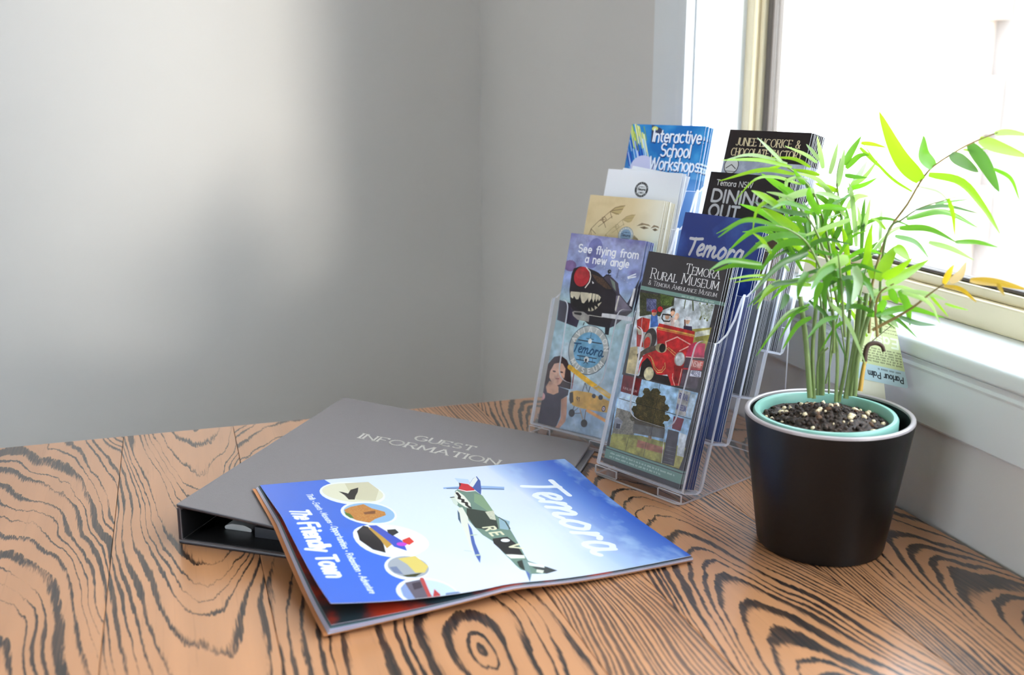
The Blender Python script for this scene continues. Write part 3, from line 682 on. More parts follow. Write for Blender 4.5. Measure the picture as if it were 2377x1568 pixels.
ART["see"]=[('e',6.2,36.1,8.2,6.2,(120,96,140)),('e',35.1,16.3,9.8,13.7,(108,110,160)),('e',33.3,29.3,8.0,6.7,(110,112,165)),('p',[(0.1,75.3),(18.8,77.5),(30.7,94.2),(29.2,102.0),(1.6,97.5)],(44,36,58)),('p',[(97.4,38.3),(98.2,50.3),(94.8,74.9),(86.6,68.6),(89.6,62.3),(93.2,50.9)],(52,48,62)),('p',[(92.0,51.0),(94.5,50.7),(93.5,70.7),(90.3,69.6)],(225,222,222)),('p',[(31.2,36.4),(44.5,39.5),(57.7,47.0),(63.1,43.3),(72.3,49.7),(76.0,58.9),(95.5,74.1),(94.3,76.4),(76.3,93.7),(70.8,96.7),(44.0,96.8),(17.3,83.1),(11.4,64.6)],(62,54,66)),('p',[(72.2,61.6),(76.3,60.3),(94.7,74.2),(74.1,79.2)],(120,112,128)),('p',[(74.7,61.3),(76.4,61.1),(75.5,77.5),(73.2,77.1)],(210,205,195)),('p',[(10.0,44.9),(11.9,38.5),(20.0,35.3),(29.2,35.8),(42.6,38.9),(57.8,47.7),(71.7,59.4),(73.8,77.7),(70.8,96.7),(43.9,96.1),(26.0,89.5),(16.8,80.8),(10.9,63.2)],(34,27,34)),('s',[(36.0,41.9),(51.0,44.7),(65.5,55.0),(58.6,55.8),(44.9,50.0)],(60,44,40),(130,95,60)),('e',23.9,47.1,11.2,11.5,(24,20,24)),('e',24.0,46.3,10.2,11.0,(176,38,48)),('e',22.2,43.5,6.7,5.3,(190,52,58)),('l',[(28.3,35.9),(33.7,39.9),(35.7,45.0),(35.2,51.1),(31.1,57.7)],1.2,(235,225,215)),('p',[(51.7,43.9),(56.3,40.4),(62.9,42.6),(72.0,48.2),(75.3,59.7),(68.2,55.4)],(70,62,76)),('l',[(51.8,44.3),(55.5,40.8),(60.8,41.0)],1.2,(28,26,34)),('e',58.3,36.8,2.3,2.2,(28,26,34)),('l',[(58.0,37.9),(57.7,41.0)],0.8,(28,26,34)),('p',[(60.5,43.6),(67.4,47.3),(71.3,57.2),(65.9,52.7)],(120,130,120)),('l',[(69.7,32.9),(68.6,42.7)],0.4,(70,66,90)),('p',[(38.4,49.2),(41.6,51.5),(39.6,52.5)],(235,235,235)),('p',[(13.2,64.1),(24.1,63.1),(36.8,62.7),(47.5,62.4),(53.6,65.8),(55.7,70.4),(51.5,77.0),(44.5,82.1),(37.4,82.6),(29.4,83.7),(20.2,79.6),(14.1,72.8)],(22,18,20)),('p',[(13.2,64.1),(25.0,63.3),(26.2,64.7),(24.9,71.4),(21.8,71.8),(18.3,68.4),(17.6,71.5),(14.5,70.4),(13.0,66.8)],(206,196,170)),('p',[(25.9,63.2),(36.8,62.7),(38.2,65.1),(36.5,69.9),(33.0,74.9),(30.2,74.5),(27.1,68.8)],(206,196,170)),('p',[(37.7,62.8),(41.3,62.6),(41.6,68.5),(39.0,73.3),(37.2,69.0)],(206,196,170)),('p',[(42.2,62.7),(45.8,62.7),(46.0,67.9),(44.8,72.6),(42.5,68.4)],(206,196,170)),('p',[(46.3,62.8),(50.0,63.3),(49.7,68.2),(48.4,71.4),(46.5,67.9)],(206,196,170)),('p',[(50.3,63.6),(53.4,65.5),(51.9,70.2),(49.9,67.4)],(206,196,170)),('p',[(55.6,70.1),(52.2,76.1),(50.7,73.3)],(206,196,170)),('p',[(51.5,77.0),(48.6,80.0),(47.1,75.3)],(206,196,170)),('p',[(47.7,80.3),(44.5,82.1),(43.5,77.3)],(206,196,170)),('p',[(43.6,82.2),(40.0,82.3),(40.1,78.5)],(206,196,170)),('p',[(19.8,86.2),(22.2,84.7),(34.0,83.9),(42.9,87.2),(43.4,93.9),(28.8,93.7),(21.6,90.1)],(150,144,138)),('p',[(22.1,86.2),(31.6,85.3),(33.0,87.0),(31.3,88.4),(23.0,88.0)],(26,22,26)),('l',[(41.9,86.6),(59.7,86.4)],0.8,(200,195,185)),('p',[(58.4,82.2),(74.6,81.3),(97.0,81.2),(96.2,85.7),(58.5,86.5)],(222,220,222)),('p',[(65.0,94.6),(70.9,93.0),(71.4,104.1),(66.6,104.1)],(28,26,34)),('l',[(37.8,95.5),(37.1,98.2)],1,(28,26,34)),('p',[(81.5,39.7),(91.6,34.9),(91.9,36.3),(84.9,39.3),(92.6,37.7),(92.5,39.2),(82.9,42.2)],(232,234,240)),('l',[(22.4,3.8),(22.5,4.0)],0.5,(200,204,224)),('l',[(23.2,5.9),(23.3,6.0)],0.5,(200,204,224)),('l',[(24.0,7.9),(24.1,8.1)],0.5,(200,204,224)),('l',[(24.8,10.0),(25.0,10.1)],0.5,(200,204,224)),('l',[(25.6,12.0),(25.8,12.2)],0.5,(200,204,224)),('l',[(26.4,14.1),(26.6,14.2)],0.5,(200,204,224)),('l',[(27.2,16.1),(27.4,16.3)],0.5,(200,204,224)),('l',[(28.0,18.2),(28.2,18.3)],0.5,(200,204,224)),('l',[(28.8,20.2),(29.0,20.4)],0.5,(200,204,224)),('l',[(42.6,30.6),(42.9,30.7)],0.7,(205,208,226)),('l',[(46.7,32.1),(47.0,32.2)],0.7,(205,208,226)),('l',[(50.8,33.6),(51.1,33.8)],0.7,(205,208,226)),('l',[(54.8,35.1),(55.1,35.3)],0.7,(205,208,226)),('l',[(58.8,36.6),(59.1,36.8)],0.7,(205,208,226)),('l',[(62.9,38.1),(63.2,38.2)],0.7,(205,208,226)),('l',[(66.9,39.6),(67.1,39.7)],0.7,(205,208,226)),('l',[(70.8,41.1),(71.1,41.2)],0.7,(205,208,226)),('l',[(74.8,42.6),(75.1,42.7)],0.7,(205,208,226)),('l',[(78.8,44.0),(79.0,44.1)],0.7,(205,208,226)),('l',[(82.7,45.5),(83.0,45.6)],0.7,(205,208,226)),('l',[(86.6,46.9),(86.9,47.1)],0.7,(205,208,226)),('l',[(2.6,30.3),(2.8,30.3)],0.6,(190,194,220)),('l',[(5.9,29.9),(6.1,29.9)],0.6,(190,194,220)),('l',[(9.2,29.4),(9.4,29.5)],0.6,(190,194,220)),('l',[(12.4,29.0),(12.6,29.1)],0.6,(190,194,220)),('l',[(15.7,28.6),(15.9,28.7)],0.6,(190,194,220)),('l',[(18.9,28.2),(19.1,28.2)],0.6,(190,194,220)),('l',[(22.1,27.8),(22.3,27.8)],0.6,(190,194,220)),('e',49.3,124.0,26.1,26.9,(70,84,100)),('e',49.3,124.0,25.3,26.2,(176,178,174)),('e',49.3,124.0,19.1,19.4,(112,164,196)),('l',[(34.4,115.0),(64.5,114.6)],1.0,(30,34,42)),('l',[(44.5,111.8),(53.6,111.7)],0.6,(30,34,42)),('l',[(49.1,104.4),(49.8,114.6)],0.5,(30,34,42)),('e',49.4,114.2,2.4,2.8,(230,230,225)),('l',[(36.3,131.9),(61.4,131.4)],0.9,(34,40,50)),('l',[(36.1,136.2),(60.7,135.8)],0.9,(34,40,50)),('l',[(39.8,132.1),(41.1,135.8)],0.5,(34,40,50)),('l',[(56.6,132.1),(56.8,135.8)],0.5,(34,40,50)),('e',49.0,134.3,3.3,3.2,(232,232,228)),('e',48.5,135.1,1.3,1.6,(28,28,30)),('l',[(46.3,139.0),(48.9,136.7),(51.3,138.6)],0.7,(30,34,42)),('p',[(-0.5,154.9),(0.2,147.1),(6.6,138.4),(15.3,135.6),(24.2,139.3),(30.6,147.7),(34.4,160.3),(34.2,169.8),(20.3,169.4),(8.1,172.6),(-2.9,176.5),(-3.0,165.0)],(58,38,40)),('p',[(1.6,169.9),(19.2,169.6),(33.3,170.9),(33.4,176.5),(25.5,182.7),(28.3,201.1),(23.9,218.2),(-4.1,220.1),(-5.6,204.9),(-4.6,173.9)],(66,58,72)),('p',[(5.9,165.3),(19.2,169.6),(20.6,176.0),(14.3,179.6),(5.3,178.8),(2.2,172.7)],(206,158,132)),('p',[(4.3,155.1),(8.2,145.8),(19.0,142.1),(24.2,148.8),(24.8,158.2),(20.8,166.5),(16.7,169.1),(9.2,166.6),(4.6,161.7)],(212,166,142)),('p',[(15.1,161.8),(21.6,156.8),(24.8,158.2),(20.8,166.5),(16.7,169.1)],(200,150,128)),('e',10.0,154.1,2.2,0.9,(70,45,45)),('e',19.7,153.4,2.2,0.9,(70,45,45)),('l',[(13.7,161.6),(17.9,161.1)],1.0,(150,70,70)),('l',[(15.4,155.1),(15.7,158.8)],0.6,(180,130,110)),('p',[(13.1,136.4),(24.2,139.3),(30.6,147.7),(34.4,160.3),(35.3,169.6),(26.1,169.3),(24.8,158.2),(24.2,148.8),(19.4,143.9),(11.2,143.8)],(56,36,38)),('p',[(25.5,182.7),(32.5,177.6),(36.0,196.8),(36.1,205.3),(27.2,217.5),(20.9,220.7),(18.7,218.3),(26.0,212.0),(29.3,202.8)],(196,146,122)),('e',-0.2,184.2,3.9,4.3,(216,160,158)),('l',[(0.0,189.4),(-1.9,194.6)],0.8,(215,210,190)),('l',[(29.1,146.1),(56.4,157.3),(85.5,167.8)],5.5,(232,180,60)),('l',[(71.0,163.5),(85.3,166.5)],3.5,(222,190,130)),('l',[(36.2,152.4),(36.8,168.4)],1.2,(150,60,60)),('l',[(52.5,159.9),(51.2,169.5)],0.7,(70,60,60)),('l',[(59.7,162.3),(58.9,169.0)],0.9,(50,44,46)),('l',[(53.0,159.8),(57.4,167.4)],0.6,(70,60,60)),('p',[(35.9,172.3),(43.3,169.5),(61.0,168.6),(86.7,173.1),(87.6,185.3),(82.3,185.9),(53.8,187.2),(42.3,186.2),(36.9,182.5)],(222,172,84)),('p',[(35.0,173.4),(39.2,171.7),(42.1,182.4),(38.6,185.0),(36.0,180.8)],(60,52,50)),('e',66.6,171.3,2.6,2.3,(62,62,70)),('e',75.3,171.1,2.9,2.7,(62,62,70)),('e',81.5,182.3,2.4,3.2,(70,60,90)),('e',81.5,182.3,1.6,2.0,(225,225,225)),('e',81.5,182.3,0.7,0.8,(190,60,60)),('e',42.4,194.6,3.9,4.2,(58,52,56)),('e',60.4,202.3,4.2,4.2,(58,52,56)),('l',[(44.1,186.7),(43.3,190.7)],0.8,(80,66,60)),('l',[(51.8,188.1),(57.9,198.6)],0.9,(190,140,80)),('l',[(59.7,188.4),(60.1,198.1)],0.9,(120,90,70)),('l',[(46.3,194.3),(53.8,192.4)],0.7,(90,76,70)),('l',[(49.4,187.6),(44.7,192.3)],0.7,(90,76,70)),('l',[(61.8,188.0),(86.2,194.3)],3.5,(226,160,96)),('l',[(7.2,114.4),(7.6,114.4)],0.6,(205,214,226)),('l',[(9.3,113.3),(9.7,113.4)],0.6,(205,214,226)),('l',[(11.4,112.2),(11.8,112.3)],0.6,(205,214,226)),('l',[(13.5,111.2),(13.9,111.2)],0.6,(205,214,226)),('l',[(15.6,110.1),(15.9,110.1)],0.6,(205,214,226)),('l',[(17.7,109.0),(18.0,109.1)],0.6,(205,214,226)),('l',[(19.7,108.0),(20.1,108.0)],0.6,(205,214,226)),('l',[(21.8,106.9),(22.2,106.9)],0.6,(205,214,226)),('l',[(23.9,105.8),(24.2,105.9)],0.6,(205,214,226)),('l',[(41.0,159.1),(41.4,159.2)],0.6,(205,214,226)),('l',[(45.0,157.7),(45.4,157.7)],0.6,(205,214,226)),('l',[(49.0,156.2),(49.3,156.3)],0.6,(205,214,226)),('l',[(52.9,154.8),(53.3,154.8)],0.6,(205,214,226)),('l',[(56.9,153.3),(57.2,153.4)],0.6,(205,214,226)),('l',[(60.8,151.9),(61.2,151.9)],0.6,(205,214,226)),('l',[(64.7,150.5),(65.1,150.5)],0.6,(205,214,226)),('l',[(68.6,149.1),(68.9,149.1)],0.6,(205,214,226))]
ART["mag"]=[('p',[(47.3,200.2),(52.2,202.9),(56.2,206.7),(59.2,211.4),(60.9,216.8),(61.4,222.6),(60.6,228.4),(58.6,234.2),(55.4,239.5),(51.3,244.2),(46.4,247.9),(40.9,250.6),(35.1,252.1),(29.2,252.3),(23.6,251.2),(18.5,248.7),(14.2,245.1),(10.9,240.4),(8.8,234.9),(8.0,228.9),(8.7,222.7),(10.7,216.6),(14.0,211.0),(18.4,206.2),(23.7,202.4),(29.6,199.8),(35.6,198.5),(41.7,198.7)],(240,243,251)),('p',[(44.9,200.9),(49.0,203.2),(52.2,206.6),(54.5,210.8),(55.7,215.7),(55.9,221.0),(55.0,226.5),(53.0,231.9),(50.1,236.9),(46.4,241.4),(42.1,245.0),(37.3,247.7),(32.3,249.3),(27.4,249.6),(22.8,248.8),(18.6,246.7),(15.2,243.4),(12.6,239.2),(11.2,234.3),(10.8,228.8),(11.7,223.1),(13.6,217.4),(16.7,212.2),(20.6,207.6),(25.1,203.9),(30.1,201.3),(35.3,199.9),(40.3,199.8)],(232,226,196)),('p',[(11.6,225.0),(12.9,203.8),(31.5,200.4),(54.0,211.3),(48.5,226.2),(26.5,226.5)],(214,204,172)),('p',[(26.9,224.5),(23.4,216.5),(32.7,220.0),(41.6,225.0),(48.2,227.7),(47.3,232.6),(37.5,233.1),(28.5,235.6),(30.2,233.0),(34.7,229.1)],(42,38,36)),('p',[(88.4,204.5),(93.1,207.0),(97.0,210.5),(99.9,214.6),(101.7,219.2),(102.3,224.1),(101.8,229.0),(100.2,233.8),(97.5,238.1),(93.8,241.8),(89.4,244.7),(84.5,246.7),(79.2,247.7),(73.8,247.5),(68.5,246.3),(63.7,243.9),(59.6,240.6),(56.4,236.5),(54.3,231.8),(53.4,226.7),(53.8,221.5),(55.4,216.5),(58.3,211.9),(62.2,208.1),(66.9,205.1),(72.2,203.3),(77.7,202.5),(83.2,203.0)],(240,243,251)),('p',[(87.2,206.0),(91.1,208.2),(94.4,211.2),(96.8,214.8),(98.3,219.0),(98.8,223.4),(98.2,227.8),(96.7,232.1),(94.3,236.1),(91.0,239.5),(87.1,242.2),(82.8,244.1),(78.2,245.1),(73.5,245.0),(69.1,243.9),(65.0,241.9),(61.6,239.0),(58.9,235.3),(57.2,231.1),(56.6,226.6),(57.0,221.9),(58.5,217.4),(61.1,213.2),(64.5,209.7),(68.6,207.0),(73.2,205.2),(78.0,204.4),(82.7,204.7)],(150,186,220)),('s',[(68.3,243.3),(62.9,236.0),(59.1,223.5),(68.7,219.5),(77.4,211.2),(84.0,212.5),(90.4,223.9),(97.4,231.3),(91.1,240.1),(81.5,244.0)],(190,120,56),(225,170,90)),('p',[(72.6,244.1),(77.8,240.8),(86.6,240.6),(86.0,243.4),(79.0,245.2)],(90,120,50)),('p',[(75.8,229.1),(73.6,218.1),(80.0,220.3),(80.2,229.5)],(130,80,46)),('p',[(143.8,198.1),(148.8,201.2),(152.8,205.5),(155.6,210.6),(157.0,216.3),(157.1,222.4),(155.9,228.5),(153.4,234.4),(149.7,239.8),(145.0,244.5),(139.6,248.2),(133.6,250.8),(127.3,252.1),(121.1,252.1),(115.2,250.6),(109.9,247.8),(105.6,243.7),(102.4,238.6),(100.5,232.7),(100.1,226.3),(101.3,219.7),(103.9,213.4),(107.8,207.7),(112.9,202.8),(118.7,199.1),(125.1,196.7),(131.7,195.7),(138.0,196.2)],(240,243,251)),('p',[(142.0,198.8),(146.3,201.6),(149.7,205.4),(152.0,210.0),(153.1,215.2),(153.1,220.7),(151.8,226.3),(149.4,231.8),(146.0,236.9),(141.8,241.3),(136.9,244.8),(131.6,247.3),(126.1,248.6),(120.7,248.6),(115.6,247.4),(111.1,244.9),(107.4,241.2),(104.8,236.6),(103.3,231.3),(103.2,225.5),(104.4,219.5),(106.8,213.7),(110.4,208.4),(114.9,203.9),(120.1,200.4),(125.7,198.0),(131.5,197.0),(137.0,197.3)],(244,242,236)),('p',[(112.8,246.7),(102.3,237.9),(105.1,234.9),(136.4,233.0),(147.6,235.1),(140.7,243.1),(126.5,248.8)],(46,42,44)),('p',[(107.1,235.5),(106.0,231.2),(138.1,225.9),(142.5,232.3)],(196,150,70)),('p',[(102.2,233.9),(102.7,227.1),(134.3,216.8),(149.8,218.7),(142.0,226.4)],(66,86,190)),('p',[(112.5,221.6),(112.0,214.5),(118.5,213.9),(124.1,220.9),(118.5,222.8)],(40,38,44)),('p',[(132.5,216.1),(128.1,208.6),(136.5,207.8),(142.1,213.8),(138.3,217.3)],(222,60,50)),('e',139.8,219.3,3.2,4.0,(200,70,200)),('p',[(177.3,211.3),(180.3,213.2),(182.8,215.7),(184.6,218.7),(185.7,222.0),(185.9,225.6),(185.4,229.1),(184.1,232.6),(182.1,235.7),(179.5,238.4),(176.4,240.5),(173.0,241.9),(169.4,242.6),(165.7,242.4),(162.3,241.5),(159.2,239.8),(156.6,237.3),(154.6,234.3),(153.4,230.9),(153.0,227.2),(153.5,223.5),(154.8,219.9),(156.9,216.7),(159.7,213.9),(162.9,211.8),(166.5,210.5),(170.2,209.9),(173.9,210.2)],(240,243,251)),('p',[(176.1,211.2),(178.7,212.8),(180.7,215.0),(182.2,217.6),(183.0,220.7),(183.1,223.9),(182.5,227.1),(181.3,230.3),(179.5,233.2),(177.2,235.7),(174.5,237.7),(171.5,239.1),(168.3,239.7),(165.2,239.7),(162.3,238.9),(159.7,237.4),(157.6,235.3),(156.0,232.6),(155.1,229.5),(154.9,226.2),(155.4,222.9),(156.6,219.6),(158.5,216.6),(160.9,214.1),(163.8,212.1),(166.9,210.7),(170.1,210.2),(173.2,210.3)],(168,172,178)),('p',[(165.6,238.7),(166.1,233.3),(177.5,231.9),(173.2,237.7)],(120,130,160)),('p',[(156.9,228.9),(157.6,214.9),(172.2,210.1),(179.1,215.7),(177.3,222.5),(165.6,224.6)],(224,200,110)),('p',[(178.1,233.0),(178.6,217.4),(182.2,224.4),(181.0,230.4)],(70,70,40)),('p',[(216.6,203.8),(220.4,206.3),(223.3,209.7),(225.4,213.7),(226.4,218.2),(226.4,222.9),(225.4,227.7),(223.4,232.3),(220.5,236.4),(216.9,240.0),(212.7,242.8),(208.1,244.6),(203.3,245.5),(198.6,245.3),(194.2,244.0),(190.3,241.6),(187.1,238.4),(184.8,234.3),(183.5,229.7),(183.4,224.8),(184.4,219.7),(186.4,214.9),(189.5,210.6),(193.3,206.9),(197.8,204.1),(202.6,202.4),(207.5,201.8),(212.3,202.2)],(240,243,251)),('p',[(216.1,204.2),(219.3,206.4),(221.8,209.4),(223.6,213.0),(224.4,217.1),(224.3,221.4),(223.3,225.8),(221.4,230.0),(218.8,233.8),(215.5,237.1),(211.7,239.7),(207.6,241.5),(203.4,242.4),(199.3,242.2),(195.4,241.1),(192.1,239.1),(189.3,236.1),(187.4,232.5),(186.4,228.3),(186.4,223.8),(187.4,219.3),(189.3,214.8),(192.1,210.8),(195.5,207.5),(199.5,204.9),(203.8,203.2),(208.1,202.5),(212.3,202.8)],(202,218,236)),('p',[(193.9,240.3),(188.3,235.0),(213.1,232.7),(218.2,238.2),(205.4,242.3)],(140,160,206)),('p',[(187.5,234.7),(186.1,220.3),(214.3,222.4),(222.8,222.2),(222.3,235.4)],(104,96,108)),('p',[(189.7,230.0),(188.9,223.3),(196.5,224.4),(198.1,231.4)],(70,60,70)),('l',[(185.9,220.7),(212.1,224.2)],3,(190,80,76)),('p',[(200.4,216.8),(207.8,215.2),(214.0,217.7),(209.5,221.4)],(190,70,70)),('p',[(216.4,226.9),(214.0,217.7),(224.5,222.0),(223.1,229.5)],(96,70,72)),('l',[(209.4,209.5),(209.7,202.2)],4,(120,140,180)),('p',[(38.4,142.8),(39.8,114.8),(49.3,88.3),(55.7,91.4),(48.2,118.6),(41.4,144.0)],(150,180,224)),('p',[(20.8,124.7),(25.8,113.5),(35.5,115.3),(33.0,125.1)],(196,214,240)),('l',[(41.1,140.4),(42.7,129.3)],1.2,(70,80,100)),('l',[(46.6,115.5),(53.8,91.1)],1.2,(70,84,104)),('p',[(21.2,102.8),(32.0,104.0),(50.2,111.3),(60.1,116.2),(43.4,117.6),(40.2,119.8),(25.4,108.4)],(70,92,160)),('p',[(21.9,103.8),(28.9,105.1),(43.6,116.5),(39.0,118.7),(25.9,108.6)],(232,232,226)),('p',[(48.0,135.6),(41.4,127.5),(51.7,117.7),(62.9,115.7),(100.4,121.4),(106.7,120.9),(129.4,121.6),(151.3,125.7),(174.1,130.1),(181.2,131.0),(191.4,120.3),(198.2,114.3),(201.2,125.4),(199.9,137.3),(195.0,140.6),(193.2,143.3),(186.9,144.4),(167.9,145.6),(146.3,145.1),(134.4,148.2),(118.2,148.6),(99.2,148.0),(82.5,145.3),(74.8,145.9),(60.2,141.4)],(112,138,122)),('p',[(83.7,140.1),(95.0,123.4),(109.5,124.5),(127.2,130.6),(126.9,141.5),(120.5,148.5),(97.3,146.0)],(48,58,50)),('p',[(142.4,143.2),(142.3,130.1),(155.0,128.6),(175.8,131.5),(172.4,144.6),(150.5,146.0)],(34,34,36)),('p',[(181.7,140.8),(179.3,134.3),(195.0,140.6),(189.4,142.5)],(46,56,50)),('p',[(190.2,132.4),(191.4,120.3),(198.2,114.3),(201.2,125.4)],(60,66,66)),('p',[(56.4,121.0),(62.9,115.7),(95.7,120.3),(104.9,123.5),(89.5,125.5),(73.4,128.6)],(132,158,124)),('s',[(94.0,127.6),(93.4,119.3),(111.7,125.6),(108.4,129.6)],(222,216,190),(160,170,150)),('p',[(106.7,120.9),(116.6,115.4),(131.2,123.7),(127.4,129.6)],(150,180,190)),('l',[(106.7,120.9),(115.7,119.0),(129.4,121.6)],1.2,(50,70,64)),('p',[(43.6,130.2),(32.3,124.2),(36.3,118.1),(47.7,117.1),(51.6,118.3),(51.4,125.9),(48.5,130.6)],(206,40,52)),('l',[(45.7,130.8),(50.9,125.7),(51.1,117.7)],1.6,(240,236,230)),('p',[(41.3,128.4),(30.8,124.6),(35.1,124.3)],(40,30,40)),('p',[(52.8,138.8),(47.1,133.5),(59.5,131.8),(75.1,132.8),(84.5,136.4),(81.6,140.3),(73.0,142.3),(65.1,142.9)],(232,230,214)),('l',[(52.1,135.6),(59.2,136.1),(63.9,138.6),(66.6,136.0),(71.3,138.3),(73.2,135.7),(77.9,137.5),(83.9,136.7)],2.6,(38,34,34)),('p',[(60.7,145.1),(60.2,141.4),(72.8,143.3),(78.4,146.7),(71.9,147.5)],(214,220,204)),('l',[(60.0,144.8),(59.6,141.7)],1.6,(40,50,40)),('p',[(80.9,147.0),(81.0,142.9),(99.7,146.0),(134.2,157.9),(160.1,167.3),(159.6,169.2),(129.0,161.0),(102.5,155.0)],(232,230,214)),('p',[(110.6,150.8),(121.9,152.4),(146.9,160.4),(168.9,165.6),(179.7,171.0),(166.0,168.9),(146.2,163.2)],(74,100,170)),('e',166.5,167.0,1.1,3.0,(200,210,180)),('e',132.7,155.1,1.0,3.4,(200,210,180)),('p',[(85.4,149.3),(91.4,150.0),(111.4,157.2),(102.3,155.8)],(66,90,110)),('l',[(157.3,174.2),(159.6,169.2)],1,(190,200,224)),('p',[(170.1,145.1),(173.0,130.1),(177.5,131.7),(176.8,143.6)],(232,230,214)),('p',[(182.9,132.4),(189.1,121.2),(192.8,122.6),(187.9,133.3)],(238,238,232)),('p',[(193.9,130.0),(196.3,125.0),(200.4,128.2),(197.8,132.6)],(225,225,205)),('p',[(179.1,135.2),(180.1,131.5),(199.9,137.3),(210.7,144.4),(194.1,140.1)],(120,146,140)),('p',[(194.3,139.7),(199.5,138.7),(210.7,144.4)],(90,110,170)),('e',147.9,134.5,3.0,3.8,(242,242,240))]
LW, LH = 97.0, 214.0
WHT = (240, 240, 240)
PR = {}
def mk(name, sh, **kw): PR[name] = print_mat('print_' + name, sh.image('print_' + name), **kw)

# rural museum leaflet
sh = Sheet(LW, LH, 6, (62, 58, 61))
sh.ops(ART['rural'])
sh.grain(.38, 5.0, 4, 40, 196)
sh.text('Temora', 50, 15.6, 9.6, WHT, .105, .05, width=39.5, smallcaps=True, serif=True)
sh.text('Rural Museum', 9.5, 25.8, 10, WHT, .105, .05, width=81, smallcaps=True, serif=True)
sh.text('& Temora Ambulance Museum', 8, 32.4, 4.6, WHT, .10, .06, width=83, smallcaps=True, serif=True)
sh.poly([(0, 34.6), (97, 35.6), (97, 39.2), (0, 38.6)], (122, 154, 145)); fine_print(sh, 52, 38.0, 38, 1.5, (200, 214, 208))
sh.text('NSWF', 80.6, 99.6, 5.2, (238, 196, 186), .15, width=11.5); sh.text('4028', 82.4, 107.6, 4.0, (96, 96, 126), .14, width=9.5)
sh.poly([(0, 197.2), (97, 196.4), (97, 198.4), (0, 199)], (116, 148, 137)); sh.poly([(0, 199.8), (97, 199.2), (97, 209), (0, 209)], (116, 148, 137))
fine_print(sh, 7, 203.4, 82, 1.6, (206, 220, 214)); fine_print(sh, 7, 206.8, 66, 1.6, (206, 220, 214))
sh.text('RURAL', 74.4, 132, 5, (92, 92, 128), .18, width=10.5); sh.text('MUSEUM', 74.4, 142.5, 5, (92, 92, 128), .18, width=10.5); sh.text('RURAL MUSEUM', 5, 138, 2.2, (210, 190, 190), .13, width=18)
mk('rural', sh)

# flying leaflet
sh = Sheet(LW, LH, 6, (140, 150, 192))
yy = np.linspace(0, 1, sh.a.shape[0])[:, None, None]
sh.a[:] = np.array((150, 152, 190)) * np.clip(1 - yy * 2.2, 0, 1) + np.array((126, 150, 198)) * np.clip(1 - abs(yy - .4) * 2.5, 0, 1) + np.array((150, 172, 196)) * np.clip((yy - .25) * 2.0, 0, 1)
sh.a[:] = np.clip(sh.a, 0, 205); sh.clouds(0, 120, LW, LH, (196, 208, 216), 26, .5, .8, 5)
sh.clouds(0, 0, LW, 40, (120, 118, 168), 18, .5, .75, 9)
lg = [o for o in ART['see'] if o[0] == 'e' and o[3] > 20]
sh.ops(ART['see'])
sh.grain(.22, 7.0, 6)
sh.ring_text('AVIATION', 49.3, 124, 22.6, 5.4, 157, 12, (226, 226, 222), 1.0); ring_low(sh, 'MUSEUM', 49.3, 124, 22.6, 5.4, 222, 326, (226, 226, 222), 1.0)
word(sh, 29.8, 118.5, .29, (30, 74, 110), 1.5)
sh.text('See flying from', 13.5, 19.6, 8.2, (236, 236, 240), .18, width=77); sh.text('a new angle', 25, 30.2, 8.2, (236, 236, 240), .18, width=56)
sh.text('91', 45, 180.5, 4.5, (60, 50, 60), .16)
mk('see', sh)

# blue town leaflet
sh = Sheet(LW, LH, 4, (46, 62, 132))
sh.clouds(0, 0, LW, LH, (62, 92, 168), 30, .5, .75, 3)
word(sh, 13.5, 24.5, .50, (212, 206, 208), 3.0)
mk('town', sh, rough=.22)

# dining leaflet
sh = Sheet(LW, LH, 4, (33, 27, 31))
sh.text('Temora NSW', 10, 13.4, 5.6, (226, 226, 226), .13, width=44)
sh.text('DINING', 8.5, 30.0, 12, (190, 190, 194), .22, width=66, track=.26); sh.text('OUT', 8.5, 46.0, 12.5, (190, 190, 194), .22, width=36, track=.26)
sh.poly([(0, 60), (97, 60), (97, 120), (0, 120)], (120, 90, 60))
mk('dining', sh, rough=.25)

# licorice factory leaflet
sh = Sheet(LW, LH, 4, (36, 28, 30)); GOLD = (222, 208, 168)
sh.text('JUNEE LICORICE &', 11, 15.8, 7.8, GOLD, .15, .07, width=76, serif=True)
sh.text('CHOCOLATE FACTORY', 7.5, 26.6, 7.8, GOLD, .15, .07, width=84, serif=True)
sh.poly([(0, 31.5), (97, 31.5), (97, 60), (0, 60)], (150, 156, 176)); sh.clouds(0, 31.5, LW, 60, (196, 200, 212), 14, .4, .7, 6)
sh.ell(11, 37, 9, 9, (60, 52, 54)); sh.ell(11, 37, 8.2, 8.2, (206, 206, 206)); sh.line([(5, 40), (11, 36), (17, 40)], .8, (70, 64, 66)); sh.line([(5, 43), (17, 43)], .6, (70, 64, 66))
mk('factory', sh, rough=.25)

